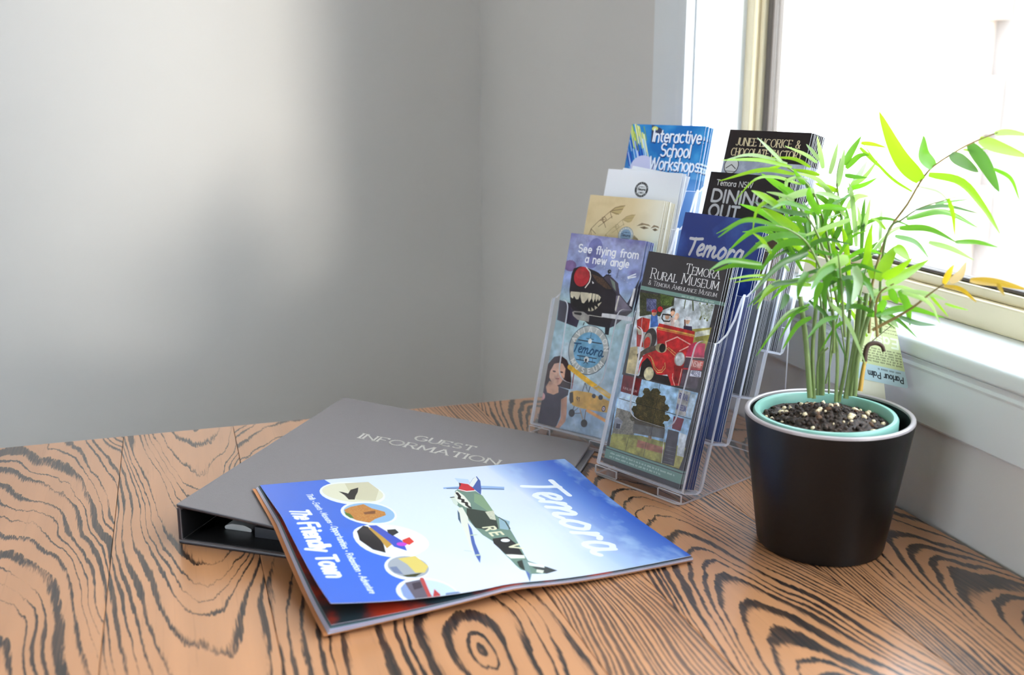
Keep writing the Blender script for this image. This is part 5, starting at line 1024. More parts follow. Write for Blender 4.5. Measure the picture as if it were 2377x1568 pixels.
FRONDS= [([[0.2715,0.8638,0.2013],[0.2636,0.8713,0.2487],[0.2528,0.8759,0.2846],[0.2402,0.876,0.3017],[0.2259,0.8744,0.3122],[0.2154,0.8717,0.318]],[([[0.2221,0.8753,0.3158],[0.2086,0.8694,0.3274],[0.1967,0.8602,0.3367]],0.00138,-0.71,'p'),([[0.2259,0.8751,0.3149],[0.1965,0.8727,0.3221],[0.1747,0.8666,0.3191]],0.00138,-0.62,'p'),([[0.2297,0.8744,0.3122],[0.1991,0.8623,0.3189],[0.1649,0.8448,0.32]],0.00145,-0.18,'y'),([[0.2516,0.8794,0.3155],[0.2442,0.8919,0.3217],[0.2314,0.9077,0.3274]],0.00138,0.54,'p'),([[0.2531,0.8798,0.3174],[0.2492,0.8881,0.3244],[0.2467,0.8979,0.3294]],0.00138,-0.5,'p'),([[0.2316,0.8731,0.3066],[0.205,0.8738,0.3099],[0.17,0.8716,0.3011]],0.00172,-0.4,'y'),([[0.2383,0.8751,0.298],[0.2158,0.8701,0.3043],[0.1969,0.8613,0.303],[0.1782,0.8479,0.2868]],0.00125,-0.71,'y'),([[0.2412,0.8751,0.298],[0.2339,0.8674,0.3053],[0.2265,0.857,0.3126]],0.0019,0.77,'g'),([[0.2336,0.873,0.2897],[0.2214,0.8833,0.2972],[0.21,0.8963,0.3051]],0.00277,0.55,'g'),([[0.2459,0.8785,0.3118],[0.2346,0.8876,0.3178],[0.2178,0.8976,0.3185]],0.00138,-0.55,'y'),([[0.226,0.8746,0.2961],[0.2259,0.8718,0.3011],[0.2321,0.8672,0.3043],[0.2399,0.861,0.303]],0.00138,0.23,'p'),([[0.2202,0.8747,0.3131],[0.2101,0.8795,0.3099],[0.2042,0.886,0.3065]],0.00121,0.64,'y'),([[0.2536,0.8769,0.3054],[0.2448,0.8873,0.3073],[0.2327,0.9005,0.3086]],0.00173,-0.74,'y')]),([[0.2641,0.8331,0.202],[0.2526,0.8347,0.2403],[0.2394,0.8338,0.2683],[0.2254,0.83,0.2843],[0.2135,0.8242,0.2921]],[([[0.2377,0.8333,0.2975],[0.2241,0.8344,0.2942],[0.2047,0.835,0.286]],0.00264,0.31,'p'),([[0.209,0.8225,0.2852],[0.1962,0.8235,0.2931],[0.1859,0.8236,0.2983]],0.00261,-0.58,'y'),([[0.2318,0.8286,0.2785],[0.2104,0.8277,0.2823],[0.1886,0.8269,0.2891]],0.00198,-0.74,'d'),([[0.222,0.833,0.2647],[0.2027,0.8478,0.278],[0.1859,0.864,0.2833]],0.00266,0.66,'g'),([[0.2275,0.833,0.2647],[0.2111,0.8358,0.2754],[0.1983,0.838,0.2829]],0.00333,-0.36,'y'),([[0.2654,0.8372,0.2821],[0.2488,0.8481,0.2826],[0.2302,0.8597,0.2728]],0.00216,0.13,'g'),([[0.2686,0.8354,0.2745],[0.2532,0.8435,0.267],[0.2321,0.854,0.2566]],0.002,0.63,'p'),([[0.2054,0.8238,0.2904],[0.1963,0.8229,0.2887],[0.1899,0.8205,0.2818],[0.187,0.8163,0.268]],0.00131,-0.15,'y'),([[0.2218,0.8313,0.2896],[0.2113,0.8341,0.2938],[0.201,0.8369,0.2958]],0.00132,-0.12,'p'),([[0.2345,0.8296,0.2825],[0.2136,0.8202,0.289],[0.1976,0.8053,0.2863]],0.00165,-0.35,'g'),([[0.2339,0.8349,0.2727],[0.224,0.8431,0.2735],[0.2173,0.8523,0.2686]],0.00233,-0.82,'g'),([[0.2439,0.8362,0.2781],[0.2327,0.8253,0.292],[0.2267,0.8093,0.3025]],0.00266,0.23,'g'),([[0.2604,0.8393,0.2905],[0.2454,0.8328,0.2948],[0.2346,0.8236,0.2971]],0.00166,0.06,'p')]),([[0.2516,0.8135,0.2062],[0.2421,0.8128,0.2349],[0.2292,0.8107,0.258],[0.2138,0.8058,0.2694],[0.1987,0.7994,0.2747]],[([[0.2004,0.7994,0.2747],[0.1763,0.7982,0.278],[0.1557,0.7928,0.266]],0.00143,-0.28,'g'),([[0.2129,0.806,0.2703],[0.1893,0.8187,0.2676],[0.1721,0.8317,0.2497]],0.00209,-0.55,'g'),([[0.2274,0.8124,0.2649],[0.1997,0.8085,0.2637],[0.1743,0.7996,0.2468]],0.00243,-0.54,'g'),([[0.231,0.8111,0.2593],[0.2093,0.8133,0.2571],[0.1935,0.8118,0.2365]],0.0026,-0.4,'g'),([[0.2292,0.8093,0.2519],[0.2064,0.802,0.2441],[0.1827,0.7901,0.2234]],0.00243,0.44,'d'),([[0.1899,0.7923,0.2458],[0.1641,0.7868,0.2494],[0.1473,0.7773,0.2438]],0.00175,0.11,'g'),([[0.1916,0.7916,0.2428],[0.1728,0.8023,0.2431],[0.1576,0.8144,0.236]],0.00207,-0.72,'g'),([[0.2006,0.8051,0.235],[0.1815,0.7916,0.2366],[0.162,0.7739,0.2376]],0.00097,-0.49,'y'),([[0.206,0.8115,0.2297],[0.1922,0.8181,0.2294],[0.1767,0.8256,0.2252]],0.00098,0.21,'y'),([[0.2241,0.8115,0.2297],[0.2003,0.802,0.2265],[0.1791,0.7874,0.2132]],0.0018,-0.3,'d'),([[0.1969,0.7942,0.2534],[0.1875,0.7865,0.2652],[0.1775,0.7746,0.2721]],0.00127,-0.07,'y'),([[0.1969,0.7946,0.2551],[0.1883,0.7817,0.2615],[0.1789,0.7633,0.2627]],0.00127,0.36,'p'),([[0.2149,0.8059,0.238],[0.2139,0.8169,0.2406],[0.2127,0.831,0.2428]],0.0013,0.82,'p'),([[0.2376,0.8154,0.2455],[0.2219,0.8237,0.256],[0.2092,0.8332,0.2647]],0.00197,0.83,'y'),([[0.2096,0.8115,0.2297],[0.1953,0.7952,0.2247],[0.1838,0.7731,0.2149]],0.00147,-0.38,'y'),([[0.2358,0.8118,0.2306],[0.22,0.823,0.2257],[0.2093,0.8351,0.2092]],0.00197,0.5,'g')]),([[0.2853,0.8722,0.1935],[0.2822,0.8865,0.2415],[0.2781,0.8985,0.2801],[0.2769,0.9062,0.3009],[0.2806,0.9127,0.3169]],[([[0.2651,0.908,0.3085],[0.2621,0.9076,0.3221],[0.2578,0.9061,0.3357]],0.00215,0.8,'p'),([[0.271,0.9069,0.3037],[0.2756,0.9125,0.3169],[0.2795,0.9186,0.3292]],0.00197,0.57,'p'),([[0.2774,0.9043,0.2932],[0.2782,0.9013,0.31],[0.2783,0.8958,0.3258]],0.00233,-0.56,'p'),([[0.2836,0.9113,0.3112],[0.2896,0.9116,0.3238],[0.2964,0.9109,0.3354]],0.00287,-0.65,'g'),([[0.2856,0.9105,0.3083],[0.295,0.9084,0.3182],[0.3018,0.9029,0.32]],0.00251,0.83,'g'),([[0.2634,0.895,0.2658],[0.2675,0.8919,0.278],[0.2686,0.8869,0.2892]],0.00393,-0.88,'g'),([[0.2734,0.8886,0.25],[0.273,0.8772,0.2624],[0.2697,0.8616,0.2749]],0.00249,-0.59,'d'),([[0.2871,0.8873,0.2448],[0.2864,0.898,0.2595],[0.2884,0.9108,0.2738]],0.00285,-0.25,'g'),([[0.2558,0.8872,0.2443],[0.2625,0.883,0.2567],[0.2675,0.8764,0.2682]],0.00463,-0.73,'g'),([[0.2859,0.9004,0.2877],[0.2979,0.9163,0.3],[0.3113,0.936,0.3123]],0.0025,-0.14,'p'),([[0.2838,0.9066,0.3028],[0.2896,0.897,0.3027],[0.2962,0.8845,0.3028]],0.00197,-0.79,'d'),([[0.2858,0.9038,0.2913],[0.295,0.891,0.2964],[0.3005,0.8745,0.3037]],0.00197,-0.6,'g'),([[0.2887,0.9048,0.2951],[0.3008,0.9101,0.3005],[0.3154,0.919,0.3155]],0.00197,-0.63,'y'),([[0.285,0.8973,0.2754],[0.2882,0.8856,0.2864],[0.2926,0.8675,0.2893]],0.0025,-0.02,'p'),([[0.293,0.89,0.2557],[0.2922,0.885,0.27],[0.2868,0.8767,0.2807]],0.00178,0.9,'p'),([[0.2969,0.89,0.2557],[0.2968,0.8815,0.2705],[0.2945,0.8698,0.2872]],0.00178,0.05,'p'),([[0.2763,0.8853,0.2367],[0.2685,0.8943,0.2452],[0.2622,0.9038,0.2478]],0.00285,-0.16,'g'),([[0.2791,0.8957,0.2687],[0.2761,0.9112,0.2787],[0.278,0.9306,0.2886]],0.0025,-0.04,'y'),([[0.2752,0.8971,0.2744],[0.2609,0.891,0.2849],[0.2481,0.881,0.2898]],0.00214,-0.16,'g'),([[0.2984,0.9157,0.3294],[0.3034,0.9011,0.3293],[0.3085,0.8817,0.3276]],0.00162,-0.14,'y'),([[0.2974,0.9148,0.3255],[0.3074,0.9034,0.3137],[0.3142,0.8906,0.3061]],0.00162,0.7,'y'),([[0.2771,0.9008,0.2897],[0.2698,0.9101,0.2926],[0.263,0.9216,0.2945]],0.00214,-0.0,'y'),([[0.2626,0.89,0.2557],[0.2546,0.8784,0.269],[0.2436,0.8617,0.2787]],0.00321,-0.44,'g'),([[0.2529,0.8881,0.2481],[0.2447,0.8821,0.2588],[0.2302,0.8731,0.2677]],0.00285,-0.53,'g')]),([[0.2917,0.8382,0.1807],[0.2927,0.8428,0.2209],[0.3036,0.8477,0.2619],[0.3171,0.8481,0.2844],[0.3264,0.8476,0.3035],[0.3343,0.8453,0.3152],[0.353,0.8435,0.3287],[0.3664,0.8402,0.3363],[0.3783,0.8364,0.3418]],[([[0.326,0.8477,0.3039],[0.3067,0.8437,0.3239],[0.2859,0.8405,0.3584]],0.00636,0.67,'y'),([[0.334,0.8453,0.3152],[0.3214,0.836,0.3245],[0.316,0.825,0.3405]],0.00499,-0.81,'g'),([[0.3453,0.8425,0.3247],[0.359,0.8524,0.3188],[0.3788,0.8647,0.309]],0.0043,0.12,'d'),([[0.3606,0.8445,0.3329],[0.3783,0.8537,0.3167],[0.3975,0.8651,0.2932]],0.00463,-0.17,'d'),([[0.3658,0.8402,0.3363],[0.3854,0.8492,0.33],[0.4154,0.8608,0.3214]],0.00427,0.28,'y'),([[0.3758,0.8362,0.3412],[0.3907,0.8437,0.3416],[0.4108,0.8526,0.3388]],0.00229,0.44,'y'),([[0.3774,0.8348,0.3143],[0.3904,0.8317,0.3069],[0.3963,0.8261,0.2908]],0.00148,-0.73,'g'),([[0.3303,0.8438,0.3088],[0.3528,0.8367,0.3039],[0.3663,0.825,0.2871],[0.377,0.8115,0.2664]],0.00316,0.67,'y'),([[0.3244,0.8465,0.2991],[0.3457,0.8555,0.2929],[0.3632,0.8653,0.277]],0.001,0.76,'p'),([[0.3192,0.8456,0.2952],[0.3034,0.8442,0.3045],[0.2887,0.8427,0.3176],[0.2753,0.8415,0.3337]],0.00117,0.28,'y'),([[0.3556,0.8434,0.3284],[0.368,0.8507,0.3273],[0.3841,0.8609,0.3286]],0.00099,0.26,'y')]),([[0.2942,0.8187,0.1854],[0.2914,0.8218,0.2315],[0.2944,0.8222,0.2668],[0.3024,0.8163,0.2766],[0.3146,0.8106,0.2868],[0.3378,0.8045,0.2955]],[([[0.3096,0.8101,0.2848],[0.3355,0.8186,0.2868],[0.3656,0.8274,0.2801]],0.00145,0.05,'d'),([[0.3056,0.8164,0.277],[0.3357,0.821,0.2818],[0.3645,0.8223,0.2694]],0.00227,0.33,'g'),([[0.3005,0.8147,0.2701],[0.3198,0.8069,0.2702],[0.3384,0.7945,0.2612]],0.0026,0.76,'g'),([[0.3366,0.7963,0.2622],[0.358,0.8081,0.2605],[0.3816,0.8223,0.2541]],0.00191,-0.77,'g'),([[0.2995,0.8212,0.263],[0.3203,0.8322,0.2562],[0.3378,0.8448,0.2408]],0.00213,0.83,'g'),([[0.3228,0.8122,0.2598],[0.3423,0.8147,0.2543],[0.3617,0.8172,0.2448]],0.00227,-0.82,'p'),([[0.3315,0.8042,0.2945],[0.3396,0.8114,0.281],[0.3464,0.8205,0.2625]],0.00159,-0.67,'y'),([[0.3247,0.8112,0.2893],[0.3425,0.8238,0.2898],[0.3647,0.8401,0.2899]],0.00096,0.3,'g'),([[0.2924,0.8225,0.268],[0.2813,0.8105,0.2761],[0.269,0.7936,0.2808]],0.00131,-0.6,'y')]),([[0.2846,0.7987,0.1875],[0.281,0.7973,0.2101],[0.2825,0.7938,0.2238],[0.2902,0.7888,0.2312]],[([[0.28,0.7959,0.2324],[0.2885,0.8022,0.2467],[0.2974,0.8086,0.2578]],0.00417,0.12,'y'),([[0.2908,0.7954,0.2586],[0.2986,0.8002,0.2534],[0.3078,0.8063,0.246]],0.00382,0.77,'y'),([[0.2821,0.7898,0.2355],[0.2894,0.7825,0.2437],[0.2967,0.7729,0.2541]],0.0035,-0.89,'y'),([[0.2839,0.7886,0.2306],[0.3043,0.8015,0.2378],[0.327,0.8178,0.2451]],0.00382,-0.88,'y'),([[0.281,0.7961,0.2052],[0.3088,0.8068,0.2087],[0.3429,0.8171,0.1985]],0.00259,-0.69,'g'),([[0.2989,0.7958,0.2039],[0.3158,0.8021,0.1973],[0.3346,0.8114,0.1935]],0.00194,0.51,'d'),([[0.294,0.7876,0.2263],[0.3038,0.7943,0.2134],[0.3108,0.8027,0.1952]],0.00255,0.09,'g'),([[0.2863,0.7923,0.2177],[0.2846,0.7999,0.2083],[0.2838,0.8109,0.2006]],0.00289,-0.54,'g'),([[0.2877,0.7879,0.2275],[0.2916,0.7901,0.2207],[0.2959,0.7936,0.2148]],0.00287,-0.3,'g'),([[0.2848,0.7958,0.2039],[0.2961,0.805,0.1993],[0.3073,0.8161,0.19]],0.00227,0.49,'p'),([[0.2952,0.7876,0.2263],[0.3145,0.7851,0.2243],[0.3285,0.7815,0.2199]],0.00159,0.05,'p'),([[0.2965,0.7873,0.2251],[0.3108,0.7713,0.2208],[0.3118,0.7492,0.2095]],0.00159,-0.84,'p'),([[0.3165,0.787,0.2239],[0.3247,0.7864,0.2151],[0.3331,0.7864,0.2061]],0.00096,-0.02,'y'),([[0.2762,0.7962,0.2336],[0.2755,0.8105,0.253],[0.2834,0.8276,0.2725]],0.00257,0.19,'y'),([[0.2699,0.7983,0.2422],[0.2698,0.7913,0.2611],[0.2661,0.7799,0.2764]],0.00225,-0.25,'y'),([[0.329,0.7852,0.2166],[0.3393,0.7909,0.2128],[0.353,0.7986,0.2086]],0.00096,0.04,'y')]),([[0.2808,0.7999,0.1925],[0.2964,0.7926,0.2047],[0.3052,0.7846,0.2142],[0.3138,0.7772,0.2259],[0.3202,0.7691,0.235]],[([[0.3199,0.7691,0.235],[0.3183,0.7564,0.2459],[0.3134,0.7385,0.2545]],0.00217,0.61,'o'),([[0.3243,0.7694,0.2361],[0.3353,0.7789,0.2406],[0.3448,0.7915,0.2475]],0.0031,-0.75,'o'),([[0.3202,0.7687,0.2335],[0.3331,0.7682,0.2308],[0.3442,0.7662,0.2218]],0.00155,-0.21,'o'),([[0.3392,0.7697,0.2376],[0.3619,0.7763,0.2348],[0.3898,0.784,0.2277]],0.00279,-0.34,'o'),([[0.3599,0.7691,0.235],[0.3584,0.7595,0.2319],[0.3556,0.7475,0.23]],0.00124,-0.02,'o')]),([[0.2562,0.7889,0.1897],[0.2523,0.7887,0.217],[0.2485,0.7874,0.2396],[0.2447,0.7843,0.255]],[([[0.2529,0.7834,0.2513],[0.2449,0.7942,0.2446],[0.2282,0.8063,0.2279]],0.0044,-0.73,'p'),([[0.2594,0.7886,0.2446],[0.2578,0.7739,0.235],[0.2482,0.7548,0.2224]],0.00317,0.22,'p'),([[0.2476,0.7865,0.2362],[0.2517,0.7939,0.2249],[0.2537,0.8038,0.212]],0.00222,0.02,'d'),([[0.21,0.7902,0.223],[0.2068,0.7858,0.2176],[0.2027,0.7806,0.2124]],0.00256,0.64,'d'),([[0.2345,0.7857,0.2328],[0.233,0.7902,0.223],[0.2328,0.7961,0.21]],0.00254,-0.78,'g'),([[0.2415,0.7874,0.2396],[0.2391,0.7938,0.2249],[0.2446,0.8027,0.2085]],0.00254,-0.55,'d'),([[0.245,0.7888,0.2455],[0.2325,0.7808,0.2407],[0.2214,0.7692,0.2298]],0.00285,0.61,'g'),([[0.2537,0.7863,0.2353],[0.2544,0.7802,0.2241],[0.2505,0.7727,0.2115]],0.00254,0.54,'d'),([[0.2633,0.7874,0.2396],[0.2659,0.775,0.2331],[0.2655,0.7586,0.2233]],0.00222,0.67,'g'),([[0.2232,0.7876,0.2404],[0.216,0.7754,0.2338],[0.2098,0.7595,0.2248]],0.00254,-0.63,'g')]),([[0.2586,0.8457,0.1694],[0.255,0.8542,0.2039],[0.2515,0.8626,0.2385],[0.2532,0.8694,0.2662]],[([[0.2332,0.8622,0.2367],[0.2187,0.8648,0.2529],[0.2041,0.8639,0.256]],0.00122,-0.29,'g'),([[0.2334,0.8626,0.2384],[0.2265,0.8717,0.2755],[0.2195,0.8756,0.2906]],0.00141,0.73,'g'),([[0.2463,0.8661,0.2527],[0.2446,0.8764,0.2746],[0.2433,0.8851,0.2833]],0.002,-0.89,'g'),([[0.2429,0.8651,0.2489],[0.2296,0.8672,0.2842],[0.2159,0.862,0.2981]],0.00181,0.08,'g'),([[0.2537,0.8632,0.241],[0.2283,0.8627,0.2451],[0.2029,0.8575,0.2318]],0.00129,0.39,'d'),([[0.2549,0.8643,0.2456],[0.2525,0.8682,0.2679],[0.25,0.8685,0.2773]],0.00149,-0.76,'p'),([[0.2206,0.8688,0.2639],[0.1929,0.8621,0.2713],[0.1651,0.8485,0.2611]],0.00165,0.63,'g'),([[0.2401,0.8601,0.2283],[0.2239,0.861,0.2537],[0.2075,0.8562,0.2621]],0.00155,0.48,'g'),([[0.2467,0.8652,0.2492],[0.2679,0.8854,0.2785],[0.2909,0.9043,0.2866]],0.00144,0.23,'g'),([[0.2572,0.8675,0.2585],[0.2634,0.8773,0.2822],[0.27,0.8848,0.2914]],0.00151,0.2,'g'),([[0.229,0.8642,0.2449],[0.2217,0.8624,0.2647],[0.214,0.856,0.2731]],0.00193,0.74,'d'),([[0.2522,0.8632,0.2409],[0.2385,0.8646,0.2553],[0.2247,0.8626,0.2579]],0.00139,0.74,'p'),([[0.2612,0.8593,0.2249],[0.2765,0.8597,0.2543],[0.291,0.8532,0.2639]],0.00125,0.66,'g'),([[0.2342,0.8634,0.2417],[0.214,0.8747,0.2585],[0.1939,0.8839,0.2575]],0.00153,0.2,'g'),([[0.2471,0.8573,0.2169],[0.2224,0.8548,0.218],[0.1977,0.8473,0.2021]],0.00204,-0.65,'y'),([[0.2357,0.8619,0.2357],[0.2555,0.8758,0.2647],[0.2763,0.8866,0.2728]],0.00141,-0.25,'p'),([[0.2587,0.8633,0.2412],[0.239,0.8699,0.2537],[0.2195,0.8738,0.2505]],0.00142,-0.66,'g'),([[0.2411,0.8635,0.2421],[0.2542,0.8554,0.2634],[0.2657,0.8396,0.2694]],0.00169,-0.64,'y'),([[0.2596,0.8627,0.239],[0.2324,0.8744,0.2545],[0.2051,0.883,0.2479]],0.00177,-0.58,'y'),([[0.2525,0.8698,0.2679],[0.2485,0.8864,0.2927],[0.2451,0.9024,0.3018]],0.00181,-0.23,'d')]),([[0.29,0.8651,0.1645],[0.2918,0.872,0.1928],[0.2973,0.8781,0.2175],[0.3027,0.8841,0.2423]],[([[0.2968,0.881,0.2295],[0.3198,0.8887,0.2566],[0.343,0.8915,0.2623]],0.00149,-0.27,'p'),([[0.2799,0.8836,0.2403],[0.2614,0.8925,0.267],[0.2429,0.8973,0.2737]],0.00171,-0.73,'y'),([[0.2809,0.8868,0.2534],[0.3096,0.8865,0.2682],[0.3375,0.8798,0.2616]],0.00162,0.79,'g'),([[0.295,0.8729,0.1964],[0.3171,0.8645,0.2047],[0.3374,0.8488,0.1959]],0.00188,0.28,'y'),([[0.291,0.8848,0.2449],[0.2858,0.8879,0.283],[0.2802,0.8838,0.2992]],0.00194,-0.36,'p'),([[0.2518,0.8844,0.2436],[0.242,0.8764,0.272],[0.2312,0.86,0.2847]],0.00139,-0.86,'d'),([[0.2822,0.8907,0.2693],[0.2641,0.9095,0.2973],[0.2465,0.9266,0.3035]],0.00205,0.59,'p'),([[0.3003,0.8667,0.171],[0.2836,0.8805,0.1961],[0.2673,0.8916,0.2012]],0.00141,0.55,'y'),([[0.3104,0.8824,0.2352],[0.3156,0.9019,0.2657],[0.3221,0.9205,0.2776]],0.00135,-0.61,'p'),([[0.2721,0.8839,0.2413],[0.2712,0.8903,0.2622],[0.2703,0.8941,0.2708]],0.00156,-0.01,'y'),([[0.2868,0.8818,0.2328],[0.3085,0.8846,0.2399],[0.3304,0.884,0.2319]],0.00186,0.79,'d'),([[0.2717,0.89,0.2663],[0.2831,0.9006,0.2831],[0.2953,0.9101,0.288]],0.00168,0.84,'g'),([[0.285,0.8788,0.2204],[0.2784,0.8739,0.2507],[0.2707,0.8613,0.2646]],0.00203,0.27,'y'),([[0.2917,0.8792,0.2221],[0.3051,0.8883,0.243],[0.319,0.895,0.2492]],0.00142,0.44,'g'),([[0.285,0.8724,0.1945],[0.3157,0.8785,0.2099],[0.3468,0.8799,0.2033]],0.00154,0.6,'p'),([[0.2706,0.8772,0.2142],[0.2526,0.8748,0.2324],[0.2343,0.867,0.2366]],0.00165,0.77,'y'),([[0.2951,0.8824,0.2355],[0.2955,0.8872,0.2707],[0.2954,0.8859,0.2857]],0.00159,0.18,'d'),([[0.2856,0.8783,0.2183],[0.3145,0.8907,0.2265],[0.3451,0.9017,0.216]],0.00152,0.37,'d')]),([[0.2566,0.815,0.17],[0.2545,0.815,0.1982],[0.2508,0.8125,0.2161],[0.2471,0.8092,0.2305]],[([[0.2815,0.8126,0.2166],[0.3022,0.8081,0.2252],[0.3218,0.7977,0.2181]],0.00129,-0.49,'p'),([[0.2578,0.8153,0.1996],[0.2436,0.8086,0.1972],[0.2292,0.7977,0.1854]],0.00183,0.23,'g'),([[0.2325,0.8105,0.2081],[0.2154,0.8209,0.1958],[0.1985,0.8303,0.1636]],0.0018,0.72,'g'),([[0.2487,0.8116,0.2124],[0.2621,0.8041,0.1982],[0.275,0.791,0.1661]],0.00165,-0.18,'p'),([[0.2325,0.8107,0.2086],[0.218,0.817,0.2011],[0.2038,0.822,0.1787]],0.00146,-0.39,'p'),([[0.2791,0.8092,0.2306],[0.2534,0.8057,0.2313],[0.2276,0.7968,0.2146]],0.00183,-0.88,'d'),([[0.2727,0.8141,0.2226],[0.2447,0.8076,0.2381],[0.2164,0.7936,0.2358]],0.00187,0.07,'d'),([[0.237,0.8153,0.1992],[0.2267,0.8179,0.1914],[0.2167,0.819,0.1721]],0.00188,0.21,'g'),([[0.2503,0.8139,0.2497],[0.252,0.8066,0.2406],[0.2532,0.7955,0.2221]],0.0018,0.81,'g'),([[0.2685,0.8149,0.1978],[0.2568,0.8156,0.1906],[0.2452,0.8141,0.1714]],0.00131,-0.62,'g'),([[0.2491,0.8135,0.2203],[0.2637,0.8022,0.23],[0.2762,0.7837,0.2273]],0.00156,0.85,'g'),([[0.2329,0.8119,0.2136],[0.2519,0.8209,0.1967],[0.2726,0.8288,0.1598]],0.00157,0.76,'d'),([[0.2502,0.8166,0.2046],[0.2773,0.819,0.2067],[0.3046,0.8173,0.1899]],0.0019,-0.34,'d'),([[0.2475,0.8096,0.2322],[0.2638,0.7993,0.2435],[0.2781,0.7818,0.2409]],0.00184,-0.44,'d'),([[0.2807,0.8156,0.2008],[0.2983,0.8064,0.2009],[0.3145,0.791,0.1866]],0.00196,0.77,'g'),([[0.2512,0.8136,0.2487],[0.2398,0.8243,0.2502],[0.2287,0.8354,0.241]],0.00123,0.5,'d'),([[0.2614,0.8132,0.2469],[0.2712,0.8038,0.2551],[0.2795,0.7889,0.2542]],0.0017,-0.47,'g'),([[0.2179,0.813,0.246],[0.2391,0.8097,0.2612],[0.2592,0.8002,0.2594]],0.00192,0.81,'d'),([[0.2319,0.8094,0.2315],[0.2505,0.7987,0.2322],[0.2675,0.781,0.218]],0.00152,0.52,'g'),([[0.2337,0.8112,0.2108],[0.2228,0.8132,0.202],[0.2121,0.8134,0.1806]],0.00122,0.08,'g')])]
STEMS= [([[0.2449,0.8304,0.128],[0.2406,0.838,0.1729],[0.235,0.8437,0.2102]],0.00145),([[0.2494,0.8351,0.1259],[0.2474,0.8412,0.1651],[0.2499,0.8483,0.2079]],0.00111),([[0.2617,0.8549,0.1227],[0.2615,0.8622,0.1668],[0.2626,0.8685,0.2066]],0.00156),([[0.2612,0.8645,0.1198],[0.2616,0.8703,0.1576],[0.2627,0.877,0.1992]],0.00093),([[0.2707,0.8648,0.1212],[0.2707,0.8686,0.1508],[0.2729,0.874,0.187]],0.0005),([[0.2644,0.8248,0.1262],[0.265,0.8307,0.1608],[0.2615,0.8352,0.1895],[0.2574,0.837,0.2075]],0.00089),([[0.2698,0.8344,0.1232],[0.2753,0.8396,0.1585],[0.2769,0.846,0.1987]],0.00104),([[0.2725,0.8255,0.1288],[0.2771,0.8307,0.1608],[0.2809,0.8353,0.1901],[0.2821,0.838,0.2114]],0.00137),([[0.279,0.8355,0.1279],[0.2823,0.8404,0.1583],[0.2883,0.846,0.1918],[0.2908,0.8484,0.212]],0.00146),([[0.2783,0.8212,0.1322],[0.2801,0.8259,0.1621],[0.2859,0.8301,0.1899],[0.2924,0.8334,0.2137]],0.00116),([[0.2893,0.886,0.1238],[0.2897,0.889,0.1498],[0.2843,0.8932,0.1812]],0.00044),([[0.2712,0.8764,0.1266],[0.2761,0.8808,0.1549],[0.2782,0.8834,0.1762],[0.2824,0.886,0.1973]],0.00051),([[0.2547,0.8466,0.131],[0.2551,0.8493,0.1559],[0.2623,0.8483,0.1661]],0.00056)]
DEAD= [([[0.2836,0.825,0.1353],[0.2859,0.8288,0.1509],[0.288,0.8312,0.1607]],0.00137,'ochre'),([[0.2873,0.8307,0.1588],[0.2883,0.8328,0.1672],[0.2906,0.8339,0.1718],[0.296,0.8343,0.1734],[0.3014,0.8338,0.1712],[0.3031,0.8327,0.1666]],0.00144,'brown'),([[0.29,0.8356,0.1703],[0.296,0.837,0.1759],[0.3102,0.8397,0.187]],0.00041,'brown')]

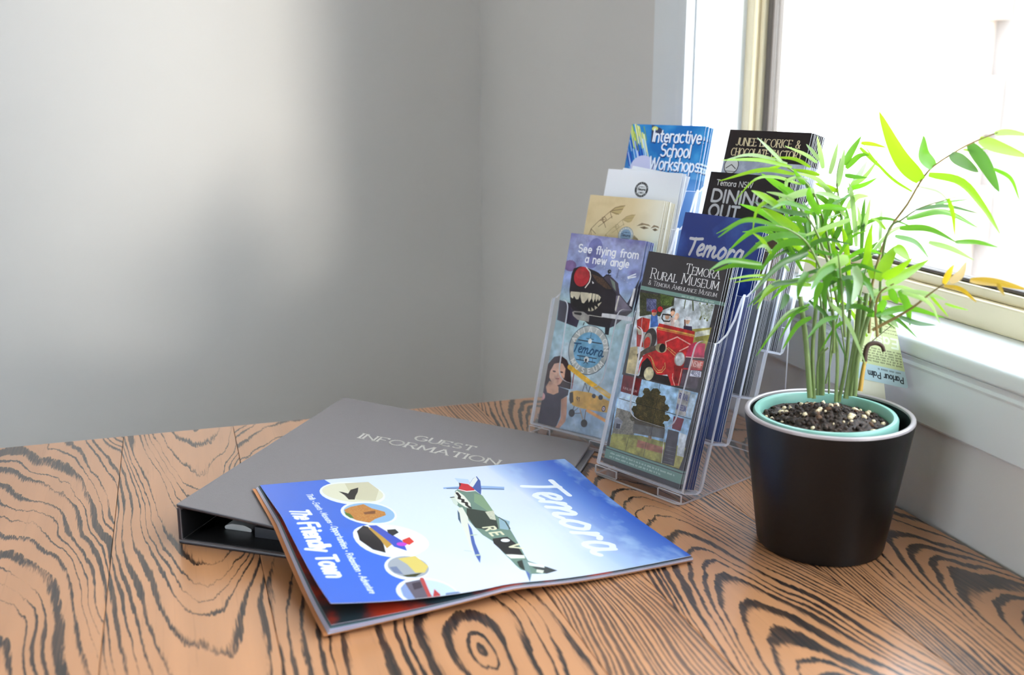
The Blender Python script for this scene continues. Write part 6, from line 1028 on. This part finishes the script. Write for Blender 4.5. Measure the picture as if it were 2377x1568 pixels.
palm = thing('parlour_palm', 'lush bright green palm with arching narrow leaves in the black pot', 'palm', NC + Vector((0, 0, SZ)))
PO = palm.location
def palm_tube(name, pts, r, mat, parent=palm, n=14, taper=.7):
    sp = spline([T3(*q) for q in pts], n); mb = MB()
    mb.tube(sp, [r * (1 - (1 - taper) * i / n) for i in range(n + 1)], 8)
    return sharp(mb.obj(name, mat, parent, off=PO), 60)
for pts, r in STEMS: palm_tube('stem', pts, r * 1.65, M['stem'], taper=.85)
for pts, r, k in DEAD: palm_tube('withered_stem', pts, r * (1.5 if r > .0008 else 1), M['stem_ochre' if k == 'ochre' else 'stem_brown'], taper=.75)
def leaflet_blade(pts, hw, twist, mat, parent):
    n = 14; hw *= 1.12; twist *= .8; P = spline([T3(*q) for q in pts], n); view = Vector((0, 0, TZ + .382))
    vs = []; fs = []
    for i, p in enumerate(P):
        t = (P[min(i + 1, n)] - P[max(i - 1, 0)]).normalized()
        s = i / n; w = hw * max(0.0, (math.sin(math.pi * min(1, .05 + .95 * s) ** .72)) ** .62) if s < 1 else 0
        look = (view - p).normalized(); side = t.cross(look).normalized(); nrm = side.cross(t).normalized()
        a = twist * (.4 + .9 * s); sd = side * math.cos(a) + nrm * math.sin(a); nn = nrm * math.cos(a) - side * math.sin(a)
        w = max(w, .00025)
        vs += [p - sd * w + nn * w * .28, p, p + sd * w + nn * w * .28]
    for i in range(n):
        for k in range(2):
            a = i * 3 + k; fs.append((a, a + 1, a + 4, a + 3))
    return me_obj('leaflet_blade', [v - PO for v in vs], fs, mat, parent, smooth=True)
for pts, lv in FRONDS:
    fr = palm_tube('frond', pts, .0013, M['rachis'] if lv[0][3] in 'yo' else M['stem'], n=24, taper=.35)
    for lp, hw, tw, cl in lv:
        leaflet_blade(lp, hw, tw, LM[cl], fr)

# plant tag, stuck upside down behind the stems
tg = thing('plant_tag', 'printed plastic plant tag hanging upside down behind the palm stems', 'plant tag', T3(.318, .886, .1))
ax, ay = Vector((.97, -.1, -.2)).normalized(), Vector((-.10, .22, .97)).normalized(); nz = ax.cross(ay).normalized(); o0 = T3(.302, .896, .127)
poly = fillet([(0, 0), (.048, 0), (.040, .070), (.006, .070)], .003); n = len(poly)
vs = [o0 + ax * x + ay * y + nz * q for q in (0, -.0005) for x, y in poly]
me_obj('label_card', [v - tg.location for v in vs], [list(range(n)), list(range(n, 2 * n))[::-1]] + [(i, i + n, (i + 1) % n + n, (i + 1) % n) for i in range(n)], [PR['tag'], M['paper']], tg, [0, 1] + [1] * n, uv=[(1 - x / .048, 1 - y / .072) for x, y in poly] * 2)
M['cream_card'] = simple('cream_card', (232, 226, 206), .5, var=.03)
o1 = T3(.306, .890, .094)
vs = [o1 + ax * x + ay * y + nz * q for q in (.0012, .0008) for x, y in [(0, 0), (.026, 0), (.026, .036), (0, .036)]]
me_obj('stake', [v - tg.location for v in vs], [(0, 1, 2, 3), (7, 6, 5, 4), (0, 4, 5, 1), (1, 5, 6, 2), (2, 6, 7, 3), (3, 7, 4, 0)], M['cream_card'], tg)
